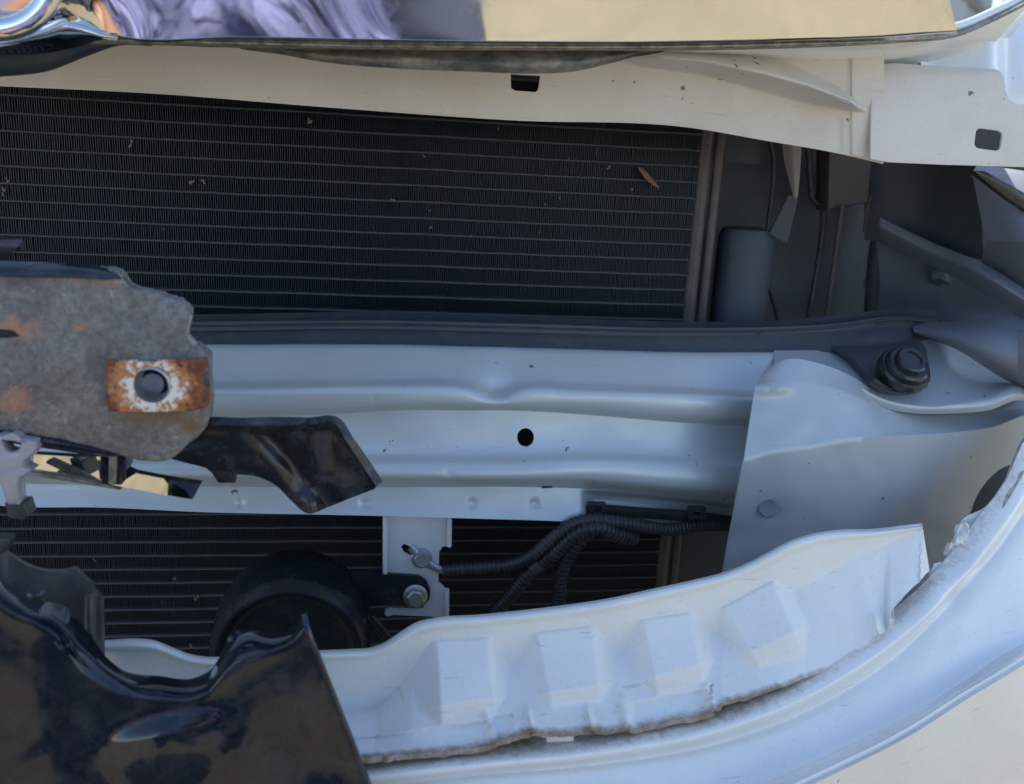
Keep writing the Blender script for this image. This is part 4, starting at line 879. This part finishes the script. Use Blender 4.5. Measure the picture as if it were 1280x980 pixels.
# ------------------------------------------------------------------ the person taking the picture, mirrored in the moulding
n = NT('lilac_cotton'); n.set('Base Color', n.mix(n.ramp(n.noise(6, 4), 0.4, 0.6), (0.26, 0.265, 0.47), (0.21, 0.22, 0.40))); n.set('Roughness', 0.85)
n.bump(n.noise(11, 3, 0.5, dist=2.5), 1.0, 0.12); M['lilac'] = n.m
M['navy'] = plastic('navy_cloth_and_shade', (0.035, 0.04, 0.06), 0.85, 0.2, (0.06, 0.06, 0.08), scale=40)
M['skin'] = plastic('brown_skin', (0.36, 0.20, 0.13), 0.5, 0.1, scale=30)
M['hair'] = plastic('black_hair', (0.012, 0.010, 0.009), 0.4, 0.1, scale=200)
px0, py0 = -0.15, -0.60
sk_v = {}
def J(n_, x, y, z, r): sk_v[n_] = ((px0+x, py0+y, z), r)
J('pel', 0, -0.06, 0.42, 0.185); J('belly', 0, 0.0, 0.56, 0.190); J('chest', 0, 0.05, 0.76, 0.185); J('neckb', 0, 0.06, 0.93, 0.075); J('neck', 0, 0.09, 0.99, 0.055); J('head', 0, 0.13, 1.09, 0.088); J('top', 0, 0.13, 1.17, 0.075)
for s_, q in ((-1, 'l'), (1, 'r')):
    J('hip'+q, s_*0.12, 0.0, 0.38, 0.115); J('knee'+q, s_*0.20, 0.24, 0.44, 0.075); J('ank'+q, s_*0.17, 0.06, 0.09, 0.05); J('toe'+q, s_*0.19, 0.22, 0.04, 0.04)
    J('sho'+q, s_*0.19, 0.05, 0.88, 0.065); J('elb'+q, s_*0.25, 0.16, 0.66, 0.052); J('wri'+q, s_*0.20, 0.25, 0.56, 0.040); J('hand'+q, s_*0.19, 0.31, 0.53, 0.032)
names = list(sk_v); idx = {k: i for i, k in enumerate(names)}
E = [('pel', 'belly'), ('belly', 'chest'), ('chest', 'neckb'), ('neckb', 'neck'), ('neck', 'head'), ('head', 'top')]
for q in 'lr': E += [('pel', 'hip'+q), ('hip'+q, 'knee'+q), ('knee'+q, 'ank'+q), ('ank'+q, 'toe'+q), ('chest', 'sho'+q), ('sho'+q, 'elb'+q), ('elb'+q, 'wri'+q), ('wri'+q, 'hand'+q)]
me = bpy.data.meshes.new('body_base'); me.from_pydata([sk_v[k][0] for k in names], [(idx[a], idx[b]) for a, b in E], [])
po = bpy.data.objects.new('body_tmp', me); C.objects.link(po)
po.modifiers.new('s', 'SKIN')
for i, k in enumerate(names): me.skin_vertices[0].data[i].radius = (sk_v[k][1],)*2
me.skin_vertices[0].data[idx['pel']].use_root = True
sb = po.modifiers.new('d', 'SUBSURF'); sb.levels = sb.render_levels = 4
bpy.context.view_layer.update(); dg = bpy.context.evaluated_depsgraph_get()
bmesh_ = bpy.data.meshes.new_from_object(po.evaluated_get(dg)); bpy.data.objects.remove(po)
bmesh_.materials.clear()
for k in ('lilac', 'navy', 'skin', 'hair'): bmesh_.materials.append(M[k])
nrm = [v.normal.copy() for v in bmesh_.vertices]
for v, vn in zip(bmesh_.vertices, nrm):
    c = v.co.copy()
    if c.z < 0.92 and c.z > 0.1:
        w_ = noise.noise(c*4)*1.6
        fold = abs(noise.noise(Vector((c.x*9+c.z*5, c.y*6, c.z*5-c.x*4+w_))))+0.5*abs(noise.noise(Vector((c.x*20+w_, c.y*12, c.z*16))))
        v.co = c+vn*(0.004+0.085*fold)
for p in bmesh_.polygons:
    c = p.center; z = c.z
    if z > 0.96: mi = 3 if (z > 1.14 or c.y < py0+0.11) and z > 1.03 else 2
    elif c.y > py0+0.30 and 0.48 < z < 0.6: mi = 2
    elif z < 0.50 and (z < 0.36 or c.y > py0+0.12): mi = 1
    elif c.x > px0+0.205 or (z > 0.74 and c.x > px0-0.02): mi = 1  # navy at upper right chest paints the garment's shadows into its colour
    else: mi = 0
    p.material_index = mi; p.use_smooth = True
person = bpy.data.objects.new('person', bmesh_); C.objects.link(person)
person['label'] = 'person in loose lilac clothes, seen only mirrored in the bright moulding'; person['category'] = 'person'

for o in bpy.data.objects:
    if '_loc' in o: del o['_loc']
